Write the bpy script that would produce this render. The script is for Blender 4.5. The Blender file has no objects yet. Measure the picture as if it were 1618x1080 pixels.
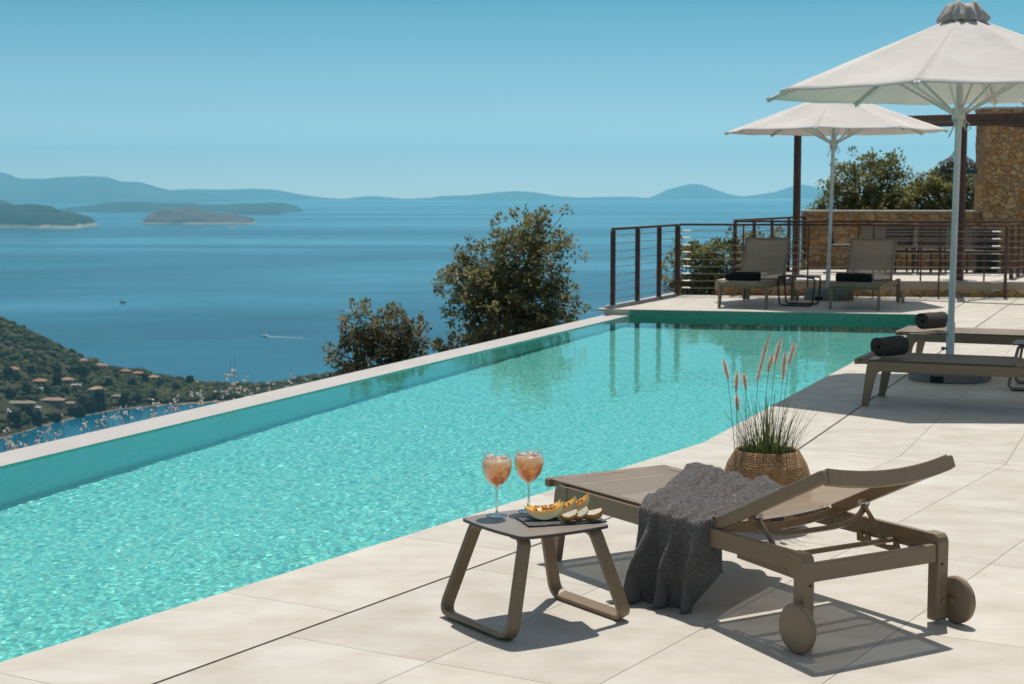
import bpy, math, random, base64, zlib
import numpy as np
from mathutils import Vector, Matrix, noise
random.seed(7)
PI = math.pi
S = bpy.context.scene
COL = S.collection
R = math.radians

# ------------------------------------------------------------------ camera numbers (shared by far-landscape placement)
FPX, PCX, PCY, EYE = 2590.0, 809.0, 540.0, 1.57
PITCH = math.atan(243 / FPX)
_c, _s = math.cos(PITCH), math.sin(PITCH)
SEA = -150.0
def at(px, py, Y):
    """world point at forward distance Y seen in that direction from the terrace"""
    x = (px - PCX) / FPX; u = -(py - PCY) / FPX
    r = (x, _c + u * _s, -_s + u * _c); t = Y / r[1]
    return Vector((r[0] * t, Y, EYE + r[2] * t))

# ------------------------------------------------------------------ mesh builder
class MB:
    def __init__(self): self.v = []; self.f = []
    def add(self, vs, fs, M=None):
        n = len(self.v)
        for p in vs:
            p = Vector(p)
            self.v.append(tuple(M @ p) if M else tuple(p))
        self.f += [tuple(i + n for i in q) for q in fs]
        return self
    def box(self, c, s, M=None, rot=None):
        x, y, z = (k / 2 for k in s); c = Vector(c)
        P = [Vector((i, j, k)) for i in (-x, x) for j in (-y, y) for k in (-z, z)]
        if rot: P = [rot @ p for p in P]
        return self.add([p + c for p in P], [(0, 1, 3, 2), (4, 6, 7, 5), (0, 4, 5, 1), (2, 3, 7, 6), (0, 2, 6, 4), (1, 5, 7, 3)], M)
    def bar(self, a, b, w, h, up=(0, 0, 1), M=None):
        return self.sweep([a, b], w, h, up, M)
    def _frames(self, path, closed, up):
        P = [Vector(p) for p in path]; n = len(P); out = []
        for i in range(n):
            if closed: d = (P[(i + 1) % n] - P[i - 1])
            else: d = P[min(i + 1, n - 1)] - P[max(i - 1, 0)]
            d.normalize()
            u = Vector(up)
            if abs(d.dot(u)) > .98: u = Vector((1, 0, 0)) if abs(d.x) < .9 else Vector((0, 1, 0))
            s = d.cross(u).normalized(); t = s.cross(d).normalized()
            out.append((P[i], s, t))
        return out
    def sweep(self, path, w, h, up=(0, 0, 1), M=None, closed=False):
        """rectangular profile, w sideways, h along up"""
        fr = self._frames(path, closed, up); vs = []; fs = []; n = len(fr)
        for p, s, t in fr:
            vs += [p - s * w / 2 - t * h / 2, p + s * w / 2 - t * h / 2, p + s * w / 2 + t * h / 2, p - s * w / 2 + t * h / 2]
        for i in range(n if closed else n - 1):
            a = i * 4; b = ((i + 1) % n) * 4
            fs += [(a + k, a + (k + 1) % 4, b + (k + 1) % 4, b + k) for k in range(4)]
        if not closed: fs += [(3, 2, 1, 0), tuple((n - 1) * 4 + k for k in range(4))]
        return self.add(vs, fs, M)
    def tube(self, path, r, n=8, M=None, closed=False, up=(0, 0, 1)):
        fr = self._frames(path, closed, up); vs = []; fs = []; m = len(fr)
        for i, (p, s, t) in enumerate(fr):
            q = r[i] if isinstance(r, (list, tuple)) else r
            vs += [p + s * q * math.cos(2 * PI * k / n) + t * q * math.sin(2 * PI * k / n) for k in range(n)]
        for i in range(m if closed else m - 1):
            a = i * n; b = ((i + 1) % m) * n
            fs += [(a + k, a + (k + 1) % n, b + (k + 1) % n, b + k) for k in range(n)]
        if not closed: fs += [tuple(reversed(range(n))), tuple((m - 1) * n + k for k in range(n))]
        return self.add(vs, fs, M)
    def lathe(self, prof, n=32, c=(0, 0, 0), M=None, wob=None, caps=True):
        vs = []; fs = []; m = len(prof)
        for i, (r, z) in enumerate(prof):
            for k in range(n):
                a = 2 * PI * k / n
                q = r * (wob(a, i) if wob else 1)
                vs.append((c[0] + q * math.cos(a), c[1] + q * math.sin(a), c[2] + z))
        for i in range(m - 1):
            fs += [(i * n + k, i * n + (k + 1) % n, (i + 1) * n + (k + 1) % n, (i + 1) * n + k) for k in range(n)]
        if caps: fs += [tuple(reversed(range(n))), tuple((m - 1) * n + k for k in range(n))]
        return self.add(vs, fs, M)
    def prism(self, poly, z0, z1, M=None):
        n = len(poly)
        vs = [(x, y, z0) for x, y in poly] + [(x, y, z1) for x, y in poly]
        fs = [tuple(reversed(range(n))), tuple(range(n, 2 * n))] + [(k, (k + 1) % n, n + (k + 1) % n, n + k) for k in range(n)]
        return self.add(vs, fs, M)
    def build(self, name, mat, parent=None, smooth=False, bevel=0, seg=2, auto=None):
        me = bpy.data.meshes.new(name); me.from_pydata(self.v, [], self.f); me.update()
        if mat: me.materials.append(mat)
        o = bpy.data.objects.new(name, me); COL.objects.link(o)
        if parent: o.parent = parent
        if smooth: me.polygons.foreach_set('use_smooth', [True] * len(me.polygons))
        if auto:
            me.polygons.foreach_set('use_smooth', [True] * len(me.polygons))
            try: me.set_sharp_from_angle(angle=R(auto))
            except Exception: pass
        if bevel:
            b = o.modifiers.new('bevel', 'BEVEL'); b.width = bevel; b.segments = seg; b.limit_method = 'ANGLE'; b.angle_limit = R(40)
        return o
def tag(o, label=None, cat=None, group=None, kind=None):
    if label: o['label'] = label
    if cat: o['category'] = cat
    if group: o['group'] = group
    if kind: o['kind'] = kind
    return o
def empty(name, loc, rz=0, label=None, cat=None, group=None):
    o = bpy.data.objects.new(name, None); COL.objects.link(o); o.location = loc; o.rotation_euler = (0, 0, rz); o.empty_display_size = .1
    return tag(o, label, cat, group)
def copy_tree(o, parent=None):
    c = o.copy(); COL.objects.link(c); c.parent = parent
    for ch in list(o.children): copy_tree(ch, c)
    return c
def fillet(pts, rad, n=6):
    """round the corners of an open polyline"""
    P = [Vector(p) for p in pts]; out = [P[0]]
    for i in range(1, len(P) - 1):
        a = (P[i - 1] - P[i]); b = (P[i + 1] - P[i]); k = min(rad, a.length * .49, b.length * .49)
        p0 = P[i] + a.normalized() * k; p1 = P[i] + b.normalized() * k
        for j in range(n + 1):
            t = j / n; out.append(p0 * (1 - t) ** 2 + P[i] * 2 * t * (1 - t) + p1 * t * t)
    out.append(P[-1]); return out

# ------------------------------------------------------------------ materials
def newmat(name):
    m = bpy.data.materials.new(name); m.use_nodes = True
    return m, m.node_tree, m.node_tree.nodes['Principled BSDF']
def nd(nt, typ, **kw):
    n = nt.nodes.new(typ)
    for k, v in kw.items():
        if k.startswith('i_'): n.inputs[k[2:].replace('_', ' ')].default_value = v
        else: setattr(n, k, v)
    return n
def ramp(nt, stops, interp='LINEAR'):
    n = nt.nodes.new('ShaderNodeValToRGB'); n.color_ramp.interpolation = interp
    e = n.color_ramp.elements
    while len(e) > 1: e.remove(e[-1])
    e[0].position = stops[0][0]; e[0].color = (*stops[0][1], 1)
    for p, c in stops[1:]:
        q = e.new(p); q.color = (*c, 1)
    return n
def pmat(name, col, rough=.6, metal=0, var=.12, scale=6, bump=0, bscale=80, spec=.5, col2=None, stretch=None, island=0, detail=5, trans=0):
    m, nt, b = newmat(name); L = nt.links
    b.inputs['Roughness'].default_value = rough; b.inputs['Metallic'].default_value = metal
    b.inputs['Specular IOR Level'].default_value = spec
    tc = nd(nt, 'ShaderNodeTexCoord'); src = tc.outputs['Object']
    if stretch:
        mp = nd(nt, 'ShaderNodeMapping'); mp.inputs['Scale'].default_value = stretch; L.new(src, mp.inputs[0]); src = mp.outputs[0]
    nz = nd(nt, 'ShaderNodeTexNoise'); nz.inputs['Scale'].default_value = scale; nz.inputs['Detail'].default_value = detail
    L.new(src, nz.inputs['Vector'])
    c1 = tuple(max(0, c * (1 - var)) for c in col); c2 = col2 or tuple(min(1, c * (1 + var)) for c in col)
    rp = ramp(nt, [(.3, c1), (.7, c2)]); L.new(nz.outputs[0], rp.inputs[0]); out = rp.outputs[0]
    if island:
        g = nd(nt, 'ShaderNodeNewGeometry'); h = nd(nt, 'ShaderNodeHueSaturation')
        mr = nd(nt, 'ShaderNodeMapRange'); mr.inputs['To Min'].default_value = 1 - island; mr.inputs['To Max'].default_value = 1 + island
        L.new(g.outputs['Random Per Island'], mr.inputs[0]); L.new(mr.outputs[0], h.inputs['Value']); L.new(out, h.inputs['Color']); out = h.outputs[0]
    L.new(out, b.inputs['Base Color'])
    if bump:
        bz = nd(nt, 'ShaderNodeTexNoise'); bz.inputs['Scale'].default_value = bscale; bz.inputs['Detail'].default_value = 4; L.new(src, bz.inputs['Vector'])
        bp = nd(nt, 'ShaderNodeBump'); bp.inputs['Strength'].default_value = bump; bp.inputs['Distance'].default_value = .01
        L.new(bz.outputs[0], bp.inputs['Height']); L.new(bp.outputs[0], b.inputs['Normal'])
    if trans:
        t = nd(nt, 'ShaderNodeBsdfTranslucent'); mx = nd(nt, 'ShaderNodeMixShader'); mx.inputs[0].default_value = trans
        L.new(out, t.inputs[0]); L.new(b.outputs[0], mx.inputs[1]); L.new(t.outputs[0], mx.inputs[2]); L.new(mx.outputs[0], nt.nodes['Material Output'].inputs[0])
    return m
def leafmat(name, dark, mid, light, trans=.25, scale=1.2):
    m, nt, b = newmat(name); L = nt.links
    g = nd(nt, 'ShaderNodeNewGeometry'); tc = nd(nt, 'ShaderNodeTexCoord')
    nz = nd(nt, 'ShaderNodeTexNoise'); nz.inputs['Scale'].default_value = scale; nz.inputs['Detail'].default_value = 3; L.new(tc.outputs['Object'], nz.inputs['Vector'])
    ad = nd(nt, 'ShaderNodeMath', operation='MULTIPLY_ADD'); ad.inputs[1].default_value = .55; L.new(g.outputs['Random Per Island'], ad.inputs[0])
    sc = nd(nt, 'ShaderNodeMath', operation='MULTIPLY_ADD'); sc.inputs[1].default_value = 1.3; sc.inputs[2].default_value = -.42; L.new(nz.outputs[0], sc.inputs[0]); L.new(sc.outputs[0], ad.inputs[2])
    rp = ramp(nt, [(0, dark), (.5, mid), (1, light)]); L.new(ad.outputs[0], rp.inputs[0]); L.new(rp.outputs[0], b.inputs['Base Color'])
    b.inputs['Roughness'].default_value = .55; b.inputs['Specular IOR Level'].default_value = .35
    t = nd(nt, 'ShaderNodeBsdfTranslucent'); mx = nd(nt, 'ShaderNodeMixShader'); mx.inputs[0].default_value = trans
    L.new(rp.outputs[0], t.inputs[0]); L.new(b.outputs[0], mx.inputs[1]); L.new(t.outputs[0], mx.inputs[2]); L.new(mx.outputs[0], nt.nodes['Material Output'].inputs[0])
    return m
def deckmat():
    m, nt, b = newmat('porcelain_paving'); L = nt.links
    tc = nd(nt, 'ShaderNodeTexCoord'); g = nd(nt, 'ShaderNodeNewGeometry')
    # every slab shifts the pattern by its own random amount
    cb = nd(nt, 'ShaderNodeCombineXYZ'); mu = nd(nt, 'ShaderNodeMath', operation='MULTIPLY'); mu.inputs[1].default_value = 37
    L.new(g.outputs['Random Per Island'], mu.inputs[0]); L.new(mu.outputs[0], cb.inputs[2])
    va = nd(nt, 'ShaderNodeVectorMath', operation='ADD'); L.new(tc.outputs['Object'], va.inputs[0]); L.new(cb.outputs[0], va.inputs[1])
    mp = nd(nt, 'ShaderNodeMapping'); mp.inputs['Rotation'].default_value = (0, 0, R(-25)); mp.inputs['Scale'].default_value = (1, 2.6, 1); L.new(va.outputs[0], mp.inputs[0])
    n1 = nd(nt, 'ShaderNodeTexNoise'); n1.inputs['Scale'].default_value = 1.6; n1.inputs['Detail'].default_value = 9; n1.inputs['Roughness'].default_value = .62; L.new(mp.outputs[0], n1.inputs['Vector'])
    r1 = ramp(nt, [(.28, (.485, .445, .39)), (.5, (.54, .505, .45)), (.72, (.59, .56, .51))]); L.new(n1.outputs[0], r1.inputs[0])
    n2 = nd(nt, 'ShaderNodeTexNoise'); n2.inputs['Scale'].default_value = 5; n2.inputs['Detail'].default_value = 6; L.new(va.outputs[0], n2.inputs['Vector'])
    r2 = ramp(nt, [(.35, (.93, .90, .86)), (.65, (1.05, 1.05, 1.05))]); L.new(n2.outputs[0], r2.inputs[0])
    mx = nd(nt, 'ShaderNodeMix', data_type='RGBA', blend_type='MULTIPLY'); mx.inputs[0].default_value = 1; L.new(r1.outputs[0], mx.inputs[6]); L.new(r2.outputs[0], mx.inputs[7])
    h = nd(nt, 'ShaderNodeHueSaturation'); mr = nd(nt, 'ShaderNodeMapRange'); mr.inputs['To Min'].default_value = .95; mr.inputs['To Max'].default_value = 1.04
    L.new(g.outputs['Random Per Island'], mr.inputs[0]); L.new(mr.outputs[0], h.inputs['Value']); L.new(mx.outputs[2], h.inputs['Color'])
    vz = nd(nt, 'ShaderNodeTexVoronoi'); vz.inputs['Scale'].default_value = 2.2; L.new(tc.outputs['Object'], vz.inputs['Vector'])
    sp = nd(nt, 'ShaderNodeMath', operation='LESS_THAN'); sp.inputs[1].default_value = .012; L.new(vz.outputs['Distance'], sp.inputs[0])
    m2 = nd(nt, 'ShaderNodeMix', data_type='RGBA'); m2.inputs[7].default_value = (.12, .08, .05, 1); L.new(sp.outputs[0], m2.inputs[0]); L.new(h.outputs[0], m2.inputs[6])
    L.new(m2.outputs[2], b.inputs['Base Color'])
    b.inputs['Roughness'].default_value = .55; b.inputs['Specular IOR Level'].default_value = .35
    bz = nd(nt, 'ShaderNodeTexNoise'); bz.inputs['Scale'].default_value = 140; bz.inputs['Detail'].default_value = 5; L.new(tc.outputs['Object'], bz.inputs['Vector'])
    bp = nd(nt, 'ShaderNodeBump'); bp.inputs['Strength'].default_value = .25; bp.inputs['Distance'].default_value = .002; L.new(bz.outputs[0], bp.inputs['Height']); L.new(bp.outputs[0], b.inputs['Normal'])
    return m
def mosaicmat(rot=R(-22), flat=0, name='pool_mosaic', fc=(.28, .62, .54)):
    m, nt, b = newmat(name); L = nt.links
    tc = nd(nt, 'ShaderNodeTexCoord')
    mp = nd(nt, 'ShaderNodeMapping'); mp.inputs['Scale'].default_value = (36, 36, 36); mp.inputs['Rotation'].default_value = (0, 0, rot); mp.inputs['Location'].default_value = (.37, .29, .41); L.new(tc.outputs['Object'], mp.inputs[0])
    fl = nd(nt, 'ShaderNodeVectorMath', operation='FLOOR'); L.new(mp.outputs[0], fl.inputs[0])
    wn = nd(nt, 'ShaderNodeTexWhiteNoise', noise_dimensions='3D'); L.new(fl.outputs[0], wn.inputs['Vector'])
    rp = ramp(nt, [(0, (.08, .46, .52)), (.16, (.17, .60, .56)), (.34, (.28, .70, .62)), (.55, (.38, .76, .66)), (.74, (.52, .82, .72)), (.9, (.74, .84, .70)), (1, (.76, .74, .62))], 'CONSTANT'); L.new(wn.outputs['Value'], rp.inputs[0])
    fr = nd(nt, 'ShaderNodeVectorMath', operation='FRACTION'); L.new(mp.outputs[0], fr.inputs[0])
    sx = nd(nt, 'ShaderNodeSeparateXYZ'); L.new(fr.outputs[0], sx.inputs[0])
    a = nd(nt, 'ShaderNodeMath', operation='LESS_THAN'); a.inputs[1].default_value = .1; L.new(sx.outputs[0], a.inputs[0])
    c = nd(nt, 'ShaderNodeMath', operation='LESS_THAN'); c.inputs[1].default_value = .1; L.new(sx.outputs[1], c.inputs[0])
    mxm = nd(nt, 'ShaderNodeMath', operation='MAXIMUM'); L.new(a.outputs[0], mxm.inputs[0]); L.new(c.outputs[0], mxm.inputs[1])
    mx = nd(nt, 'ShaderNodeMix', data_type='RGBA'); mx.inputs[7].default_value = (.45, .72, .68, 1); L.new(mxm.outputs[0], mx.inputs[0]); L.new(rp.outputs[0], mx.inputs[6])
    mf = nd(nt, 'ShaderNodeMix', data_type='RGBA'); mf.inputs[0].default_value = flat; mf.inputs[7].default_value = (*fc, 1); L.new(mx.outputs[2], mf.inputs[6])
    L.new(mf.outputs[2], b.inputs['Base Color']); b.inputs['Roughness'].default_value = .35
    return m
def watermat():
    m, nt, b = newmat('pool_water'); nt.nodes.remove(b)
    g = nd(nt, 'ShaderNodeBsdfGlass'); g.inputs['IOR'].default_value = 1.33; g.inputs['Roughness'].default_value = 0; g.inputs['Color'].default_value = WATER_TINT
    nt.links.new(g.outputs[0], nt.nodes['Material Output'].inputs[0]); return m
WATER_TINT = (.77, .98, .955, 1)
def seamat():
    m, nt, b = newmat('sea_water'); L = nt.links
    tc = nd(nt, 'ShaderNodeTexCoord')
    mp = nd(nt, 'ShaderNodeMapping'); mp.inputs['Scale'].default_value = (.00035, .0011, 1); mp.inputs['Rotation'].default_value = (0, 0, R(4)); L.new(tc.outputs['Object'], mp.inputs[0])
    n1 = nd(nt, 'ShaderNodeTexNoise'); n1.inputs['Scale'].default_value = 1; n1.inputs['Detail'].default_value = 6; n1.inputs['Roughness'].default_value = .6; n1.inputs['Distortion'].default_value = .6; L.new(mp.outputs[0], n1.inputs['Vector'])
    rp = ramp(nt, [(.35, (.000, .056, .106)), (.5, (.000, .080, .140)), (.68, (.002, .116, .182))]); L.new(n1.outputs[0], rp.inputs[0]); L.new(rp.outputs[0], b.inputs['Base Color'])
    rr = nd(nt, 'ShaderNodeMapRange'); rr.inputs['From Min'].default_value = .38; rr.inputs['From Max'].default_value = .62; rr.inputs['To Min'].default_value = .30; rr.inputs['To Max'].default_value = .16; L.new(n1.outputs[0], rr.inputs[0]); L.new(rr.outputs[0], b.inputs['Roughness'])
    b.inputs['IOR'].default_value = 1.33; b.inputs['Specular IOR Level'].default_value = .22
    w = nd(nt, 'ShaderNodeTexNoise'); w.inputs['Scale'].default_value = .11; w.inputs['Detail'].default_value = 4; L.new(tc.outputs['Object'], w.inputs['Vector'])
    bp = nd(nt, 'ShaderNodeBump'); bp.inputs['Strength'].default_value = .5; bp.inputs['Distance'].default_value = .8; L.new(w.outputs[0], bp.inputs['Height']); L.new(bp.outputs[0], b.inputs['Normal'])
    return m
def stonemat(name='rubble_stone', sc=4.2, dark=1.0):
    m, nt, b = newmat(name); L = nt.links
    tc = nd(nt, 'ShaderNodeTexCoord')
    mp = nd(nt, 'ShaderNodeMapping'); mp.inputs['Scale'].default_value = (1, 1, 1.45); L.new(tc.outputs['Object'], mp.inputs[0])
    nz = nd(nt, 'ShaderNodeTexNoise'); nz.inputs['Scale'].default_value = 5; nz.inputs['Detail'].default_value = 3; L.new(mp.outputs[0], nz.inputs['Vector'])
    mxv = nd(nt, 'ShaderNodeMix', data_type='RGBA'); mxv.inputs[0].default_value = .2; L.new(mp.outputs[0], mxv.inputs[6]); L.new(nz.outputs['Color'], mxv.inputs[7])
    vo = nd(nt, 'ShaderNodeTexVoronoi', feature='F1'); vo.inputs['Scale'].default_value = sc; L.new(mxv.outputs[2], vo.inputs['Vector'])
    ve = nd(nt, 'ShaderNodeTexVoronoi', feature='DISTANCE_TO_EDGE'); ve.inputs['Scale'].default_value = sc; L.new(mxv.outputs[2], ve.inputs['Vector'])
    sx = nd(nt, 'ShaderNodeSeparateColor'); L.new(vo.outputs['Color'], sx.inputs[0])
    k = dark
    rp = ramp(nt, [(0, (.34 * k, .19 * k, .09 * k)), (.2, (.39 * k, .235 * k, .115 * k)), (.4, (.46 * k, .21 * k, .065 * k)), (.55, (.42 * k, .28 * k, .16 * k)), (.75, (.50 * k, .33 * k, .175 * k)), (.9, (.50 * k, .26 * k, .09 * k)), (1, (.52 * k, .37 * k, .21 * k))]); L.new(sx.outputs[0], rp.inputs[0])
    n2 = nd(nt, 'ShaderNodeTexNoise'); n2.inputs['Scale'].default_value = 16; n2.inputs['Detail'].default_value = 6; L.new(tc.outputs['Object'], n2.inputs['Vector'])
    r2 = ramp(nt, [(.3, (.72, .68, .62)), (.7, (1.15, 1.15, 1.15))]); L.new(n2.outputs[0], r2.inputs[0])
    mu = nd(nt, 'ShaderNodeMix', data_type='RGBA', blend_type='MULTIPLY'); mu.inputs[0].default_value = 1; L.new(rp.outputs[0], mu.inputs[6]); L.new(r2.outputs[0], mu.inputs[7])
    jr = nd(nt, 'ShaderNodeMapRange'); jr.inputs['From Min'].default_value = .0; jr.inputs['From Max'].default_value = .055; L.new(ve.outputs['Distance'], jr.inputs[0])
    mj = nd(nt, 'ShaderNodeMix', data_type='RGBA'); mj.inputs[6].default_value = (.38 * k, .25 * k, .135 * k, 1); L.new(jr.outputs[0], mj.inputs[0]); L.new(mu.outputs[2], mj.inputs[7])
    L.new(mj.outputs[2], b.inputs['Base Color']); b.inputs['Roughness'].default_value = .85; b.inputs['Specular IOR Level'].default_value = .2
    ad = nd(nt, 'ShaderNodeMath', operation='MULTIPLY_ADD'); ad.inputs[1].default_value = .3; L.new(n2.outputs[0], ad.inputs[0]); L.new(jr.outputs[0], ad.inputs[2])
    bp = nd(nt, 'ShaderNodeBump'); bp.inputs['Strength'].default_value = .9; bp.inputs['Distance'].default_value = .03; L.new(ad.outputs[0], bp.inputs['Height']); L.new(bp.outputs[0], b.inputs['Normal'])
    return m
def slingmat(name, col, see=.12):
    """woven mesh fabric: fine weave bump, a little light passes between the threads"""
    m, nt, b = newmat(name); L = nt.links
    tc = nd(nt, 'ShaderNodeTexCoord')
    w1 = nd(nt, 'ShaderNodeTexWave', wave_type='BANDS', bands_direction='X'); w1.inputs['Scale'].default_value = 90; L.new(tc.outputs['Object'], w1.inputs['Vector'])
    w2 = nd(nt, 'ShaderNodeTexWave', wave_type='BANDS', bands_direction='Y'); w2.inputs['Scale'].default_value = 90; L.new(tc.outputs['Object'], w2.inputs['Vector'])
    mu = nd(nt, 'ShaderNodeMath', operation='ADD'); L.new(w1.outputs['Fac'], mu.inputs[0]); L.new(w2.outputs['Fac'], mu.inputs[1])
    bp = nd(nt, 'ShaderNodeBump'); bp.inputs['Strength'].default_value = .25; bp.inputs['Distance'].default_value = .002; L.new(mu.outputs[0], bp.inputs['Height']); L.new(bp.outputs[0], b.inputs['Normal'])
    nz = nd(nt, 'ShaderNodeTexNoise'); nz.inputs['Scale'].default_value = 3; nz.inputs['Detail'].default_value = 5; L.new(tc.outputs['Object'], nz.inputs['Vector'])
    rp = ramp(nt, [(.3, tuple(c * .92 for c in col)), (.7, tuple(c * 1.08 for c in col))]); L.new(nz.outputs[0], rp.inputs[0]); L.new(rp.outputs[0], b.inputs['Base Color'])
    b.inputs['Roughness'].default_value = .7; b.inputs['Specular IOR Level'].default_value = .3
    t = nd(nt, 'ShaderNodeBsdfTranslucent'); L.new(rp.outputs[0], t.inputs[0])
    tr = nd(nt, 'ShaderNodeBsdfTransparent')
    mx = nd(nt, 'ShaderNodeMixShader'); mx.inputs[0].default_value = .42; L.new(b.outputs[0], mx.inputs[1]); L.new(t.outputs[0], mx.inputs[2])
    m2 = nd(nt, 'ShaderNodeMixShader'); m2.inputs[0].default_value = see; L.new(mx.outputs[0], m2.inputs[1]); L.new(tr.outputs[0], m2.inputs[2])
    L.new(m2.outputs[0], nt.nodes['Material Output'].inputs[0]); return m
def basketmat():
    m, nt, b = newmat('woven_seagrass'); L = nt.links
    tc = nd(nt, 'ShaderNodeTexCoord')
    gr = nd(nt, 'ShaderNodeTexGradient', gradient_type='RADIAL'); L.new(tc.outputs['Object'], gr.inputs[0])
    sx = nd(nt, 'ShaderNodeSeparateXYZ'); L.new(tc.outputs['Object'], sx.inputs[0])
    cb = nd(nt, 'ShaderNodeCombineXYZ'); L.new(gr.outputs['Fac'], cb.inputs[0]); L.new(sx.outputs[2], cb.inputs[1])
    mp = nd(nt, 'ShaderNodeMapping'); mp.inputs['Scale'].default_value = (150, 330, 1); L.new(cb.outputs[0], mp.inputs[0])
    vo = nd(nt, 'ShaderNodeTexVoronoi'); vo.inputs['Scale'].default_value = 1; vo.inputs['Randomness'].default_value = .85; L.new(mp.outputs[0], vo.inputs['Vector'])
    s2 = nd(nt, 'ShaderNodeSeparateColor'); L.new(vo.outputs['Color'], s2.inputs[0])
    rp = ramp(nt, [(0, (.25, .125, .048)), (.35, (.36, .19, .075)), (.7, (.47, .26, .11)), (1, (.58, .36, .175))]); L.new(s2.outputs[0], rp.inputs[0])
    nz = nd(nt, 'ShaderNodeTexNoise'); nz.inputs['Scale'].default_value = 7; nz.inputs['Detail'].default_value = 4; L.new(tc.outputs['Object'], nz.inputs['Vector'])
    r2 = ramp(nt, [(.3, (.7, .66, .6)), (.7, (1.15, 1.1, 1.05))]); L.new(nz.outputs[0], r2.inputs[0])
    mu = nd(nt, 'ShaderNodeMix', data_type='RGBA', blend_type='MULTIPLY'); mu.inputs[0].default_value = 1; L.new(rp.outputs[0], mu.inputs[6]); L.new(r2.outputs[0], mu.inputs[7])
    L.new(mu.outputs[2], b.inputs['Base Color']); b.inputs['Roughness'].default_value = .6
    iv = nd(nt, 'ShaderNodeMath', operation='SUBTRACT'); iv.inputs[0].default_value = 1; L.new(vo.outputs['Distance'], iv.inputs[1])
    bp = nd(nt, 'ShaderNodeBump'); bp.inputs['Strength'].default_value = .9; bp.inputs['Distance'].default_value = .006; L.new(iv.outputs[0], bp.inputs['Height']); L.new(bp.outputs[0], b.inputs['Normal'])
    return m
def canvasmat(name, col, trans=.3):
    m, nt, b = newmat(name); L = nt.links
    tc = nd(nt, 'ShaderNodeTexCoord')
    nz = nd(nt, 'ShaderNodeTexNoise'); nz.inputs['Scale'].default_value = 2.2; nz.inputs['Detail'].default_value = 7; L.new(tc.outputs['Object'], nz.inputs['Vector'])
    rp = ramp(nt, [(.3, tuple(c * .93 for c in col)), (.7, tuple(min(1, c * 1.05) for c in col))]); L.new(nz.outputs[0], rp.inputs[0]); L.new(rp.outputs[0], b.inputs['Base Color'])
    b.inputs['Roughness'].default_value = .85; b.inputs['Specular IOR Level'].default_value = .2
    n2 = nd(nt, 'ShaderNodeTexNoise'); n2.inputs['Scale'].default_value = 9; n2.inputs['Detail'].default_value = 6; L.new(tc.outputs['Object'], n2.inputs['Vector'])
    bp = nd(nt, 'ShaderNodeBump'); bp.inputs['Strength'].default_value = .35; bp.inputs['Distance'].default_value = .02; L.new(n2.outputs[0], bp.inputs['Height']); L.new(bp.outputs[0], b.inputs['Normal'])
    t = nd(nt, 'ShaderNodeBsdfTranslucent'); L.new(rp.outputs[0], t.inputs[0])
    mx = nd(nt, 'ShaderNodeMixShader'); mx.inputs[0].default_value = trans; L.new(b.outputs[0], mx.inputs[1]); L.new(t.outputs[0], mx.inputs[2]); L.new(mx.outputs[0], nt.nodes['Material Output'].inputs[0])
    return m
def glassmat():
    m, nt, b = newmat('clear_glass'); L = nt.links; nt.nodes.remove(b)
    t = nd(nt, 'ShaderNodeBsdfTransparent'); t.inputs[0].default_value = (.985, .985, .985, 1)
    g = nd(nt, 'ShaderNodeBsdfGlossy'); g.inputs['Roughness'].default_value = .02
    fz = nd(nt, 'ShaderNodeLayerWeight'); fz.inputs['Blend'].default_value = .35
    mr = nd(nt, 'ShaderNodeMapRange'); mr.inputs['To Min'].default_value = .03; mr.inputs['To Max'].default_value = .4; L.new(fz.outputs['Facing'], mr.inputs[0])
    mx = nd(nt, 'ShaderNodeMixShader'); L.new(mr.outputs[0], mx.inputs[0]); L.new(t.outputs[0], mx.inputs[1]); L.new(g.outputs[0], mx.inputs[2]); L.new(mx.outputs[0], nt.nodes['Material Output'].inputs[0])
    return m

M_DECK = deckmat()
M_GROUT = pmat('grout', (.30, .26, .21), .9, var=.1)
M_SLOT = pmat('drain_slot_dark', (.075, .040, .020), .8, var=.1)
M_COPE = pmat('coping_stone', (.46, .435, .41), .55, var=.06, scale=3, stretch=(1, 1, 1), bump=.1)
M_WALLP = pmat('render_plaster', (.50, .45, .38), .85, var=.1, scale=4, bump=.3, bscale=60)
M_MOS = mosaicmat(R(-22), .50, 'pool_mosaic', (.30, .74, .73))
M_MOSW = mosaicmat(R(-22), .75, 'pool_wall_mosaic', (.06, .54, .50))
M_WATER = watermat()
M_SEA = seamat()
M_STONE = stonemat('rubble_stone', 7.5, 1.05)
M_STONE2 = stonemat('rubble_stone_tall', 10, 1.15)
M_PATIO = pmat('patio_paving', (.55, .51, .45), .7, var=.07, scale=2)
M_TAUPE = pmat('taupe_powder_coat', (.228, .160, .096), .42, var=.05, scale=30, bump=.06, bscale=600, spec=.5)
M_SLING = slingmat('taupe_sling', (.39, .335, .285), .12)
M_BACKSLING = slingmat('taupe_sling_back', (.44, .345, .255), .12)
M_WHEEL = pmat('taupe_wheel', (.25, .18, .115), .5, var=.05, scale=20)
M_STEEL = pmat('steel_fitting', (.55, .52, .48), .3, metal=1, var=.05)
M_TOWEL = pmat('grey_terry', (.23, .212, .207), .95, var=.14, scale=25, bump=1.0, bscale=700, spec=.1, detail=6)
M_ROLL = pmat('charcoal_terry', (.095, .085, .080), .95, var=.25, scale=60, bump=1.0, bscale=380, spec=.1)
M_ROLLD = pmat('black_green_terry', (.016, .020, .021), .95, var=.25, scale=60, bump=1.0, bscale=380, spec=.1)
M_CANVAS = canvasmat('offwhite_canvas', (.76, .725, .69), .26)
M_CAP = canvasmat('canvas_vent', (.66, .61, .55), .3)
M_POLE = pmat('white_pole', (.62, .62, .60), .4, var=.04, scale=10)
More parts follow.
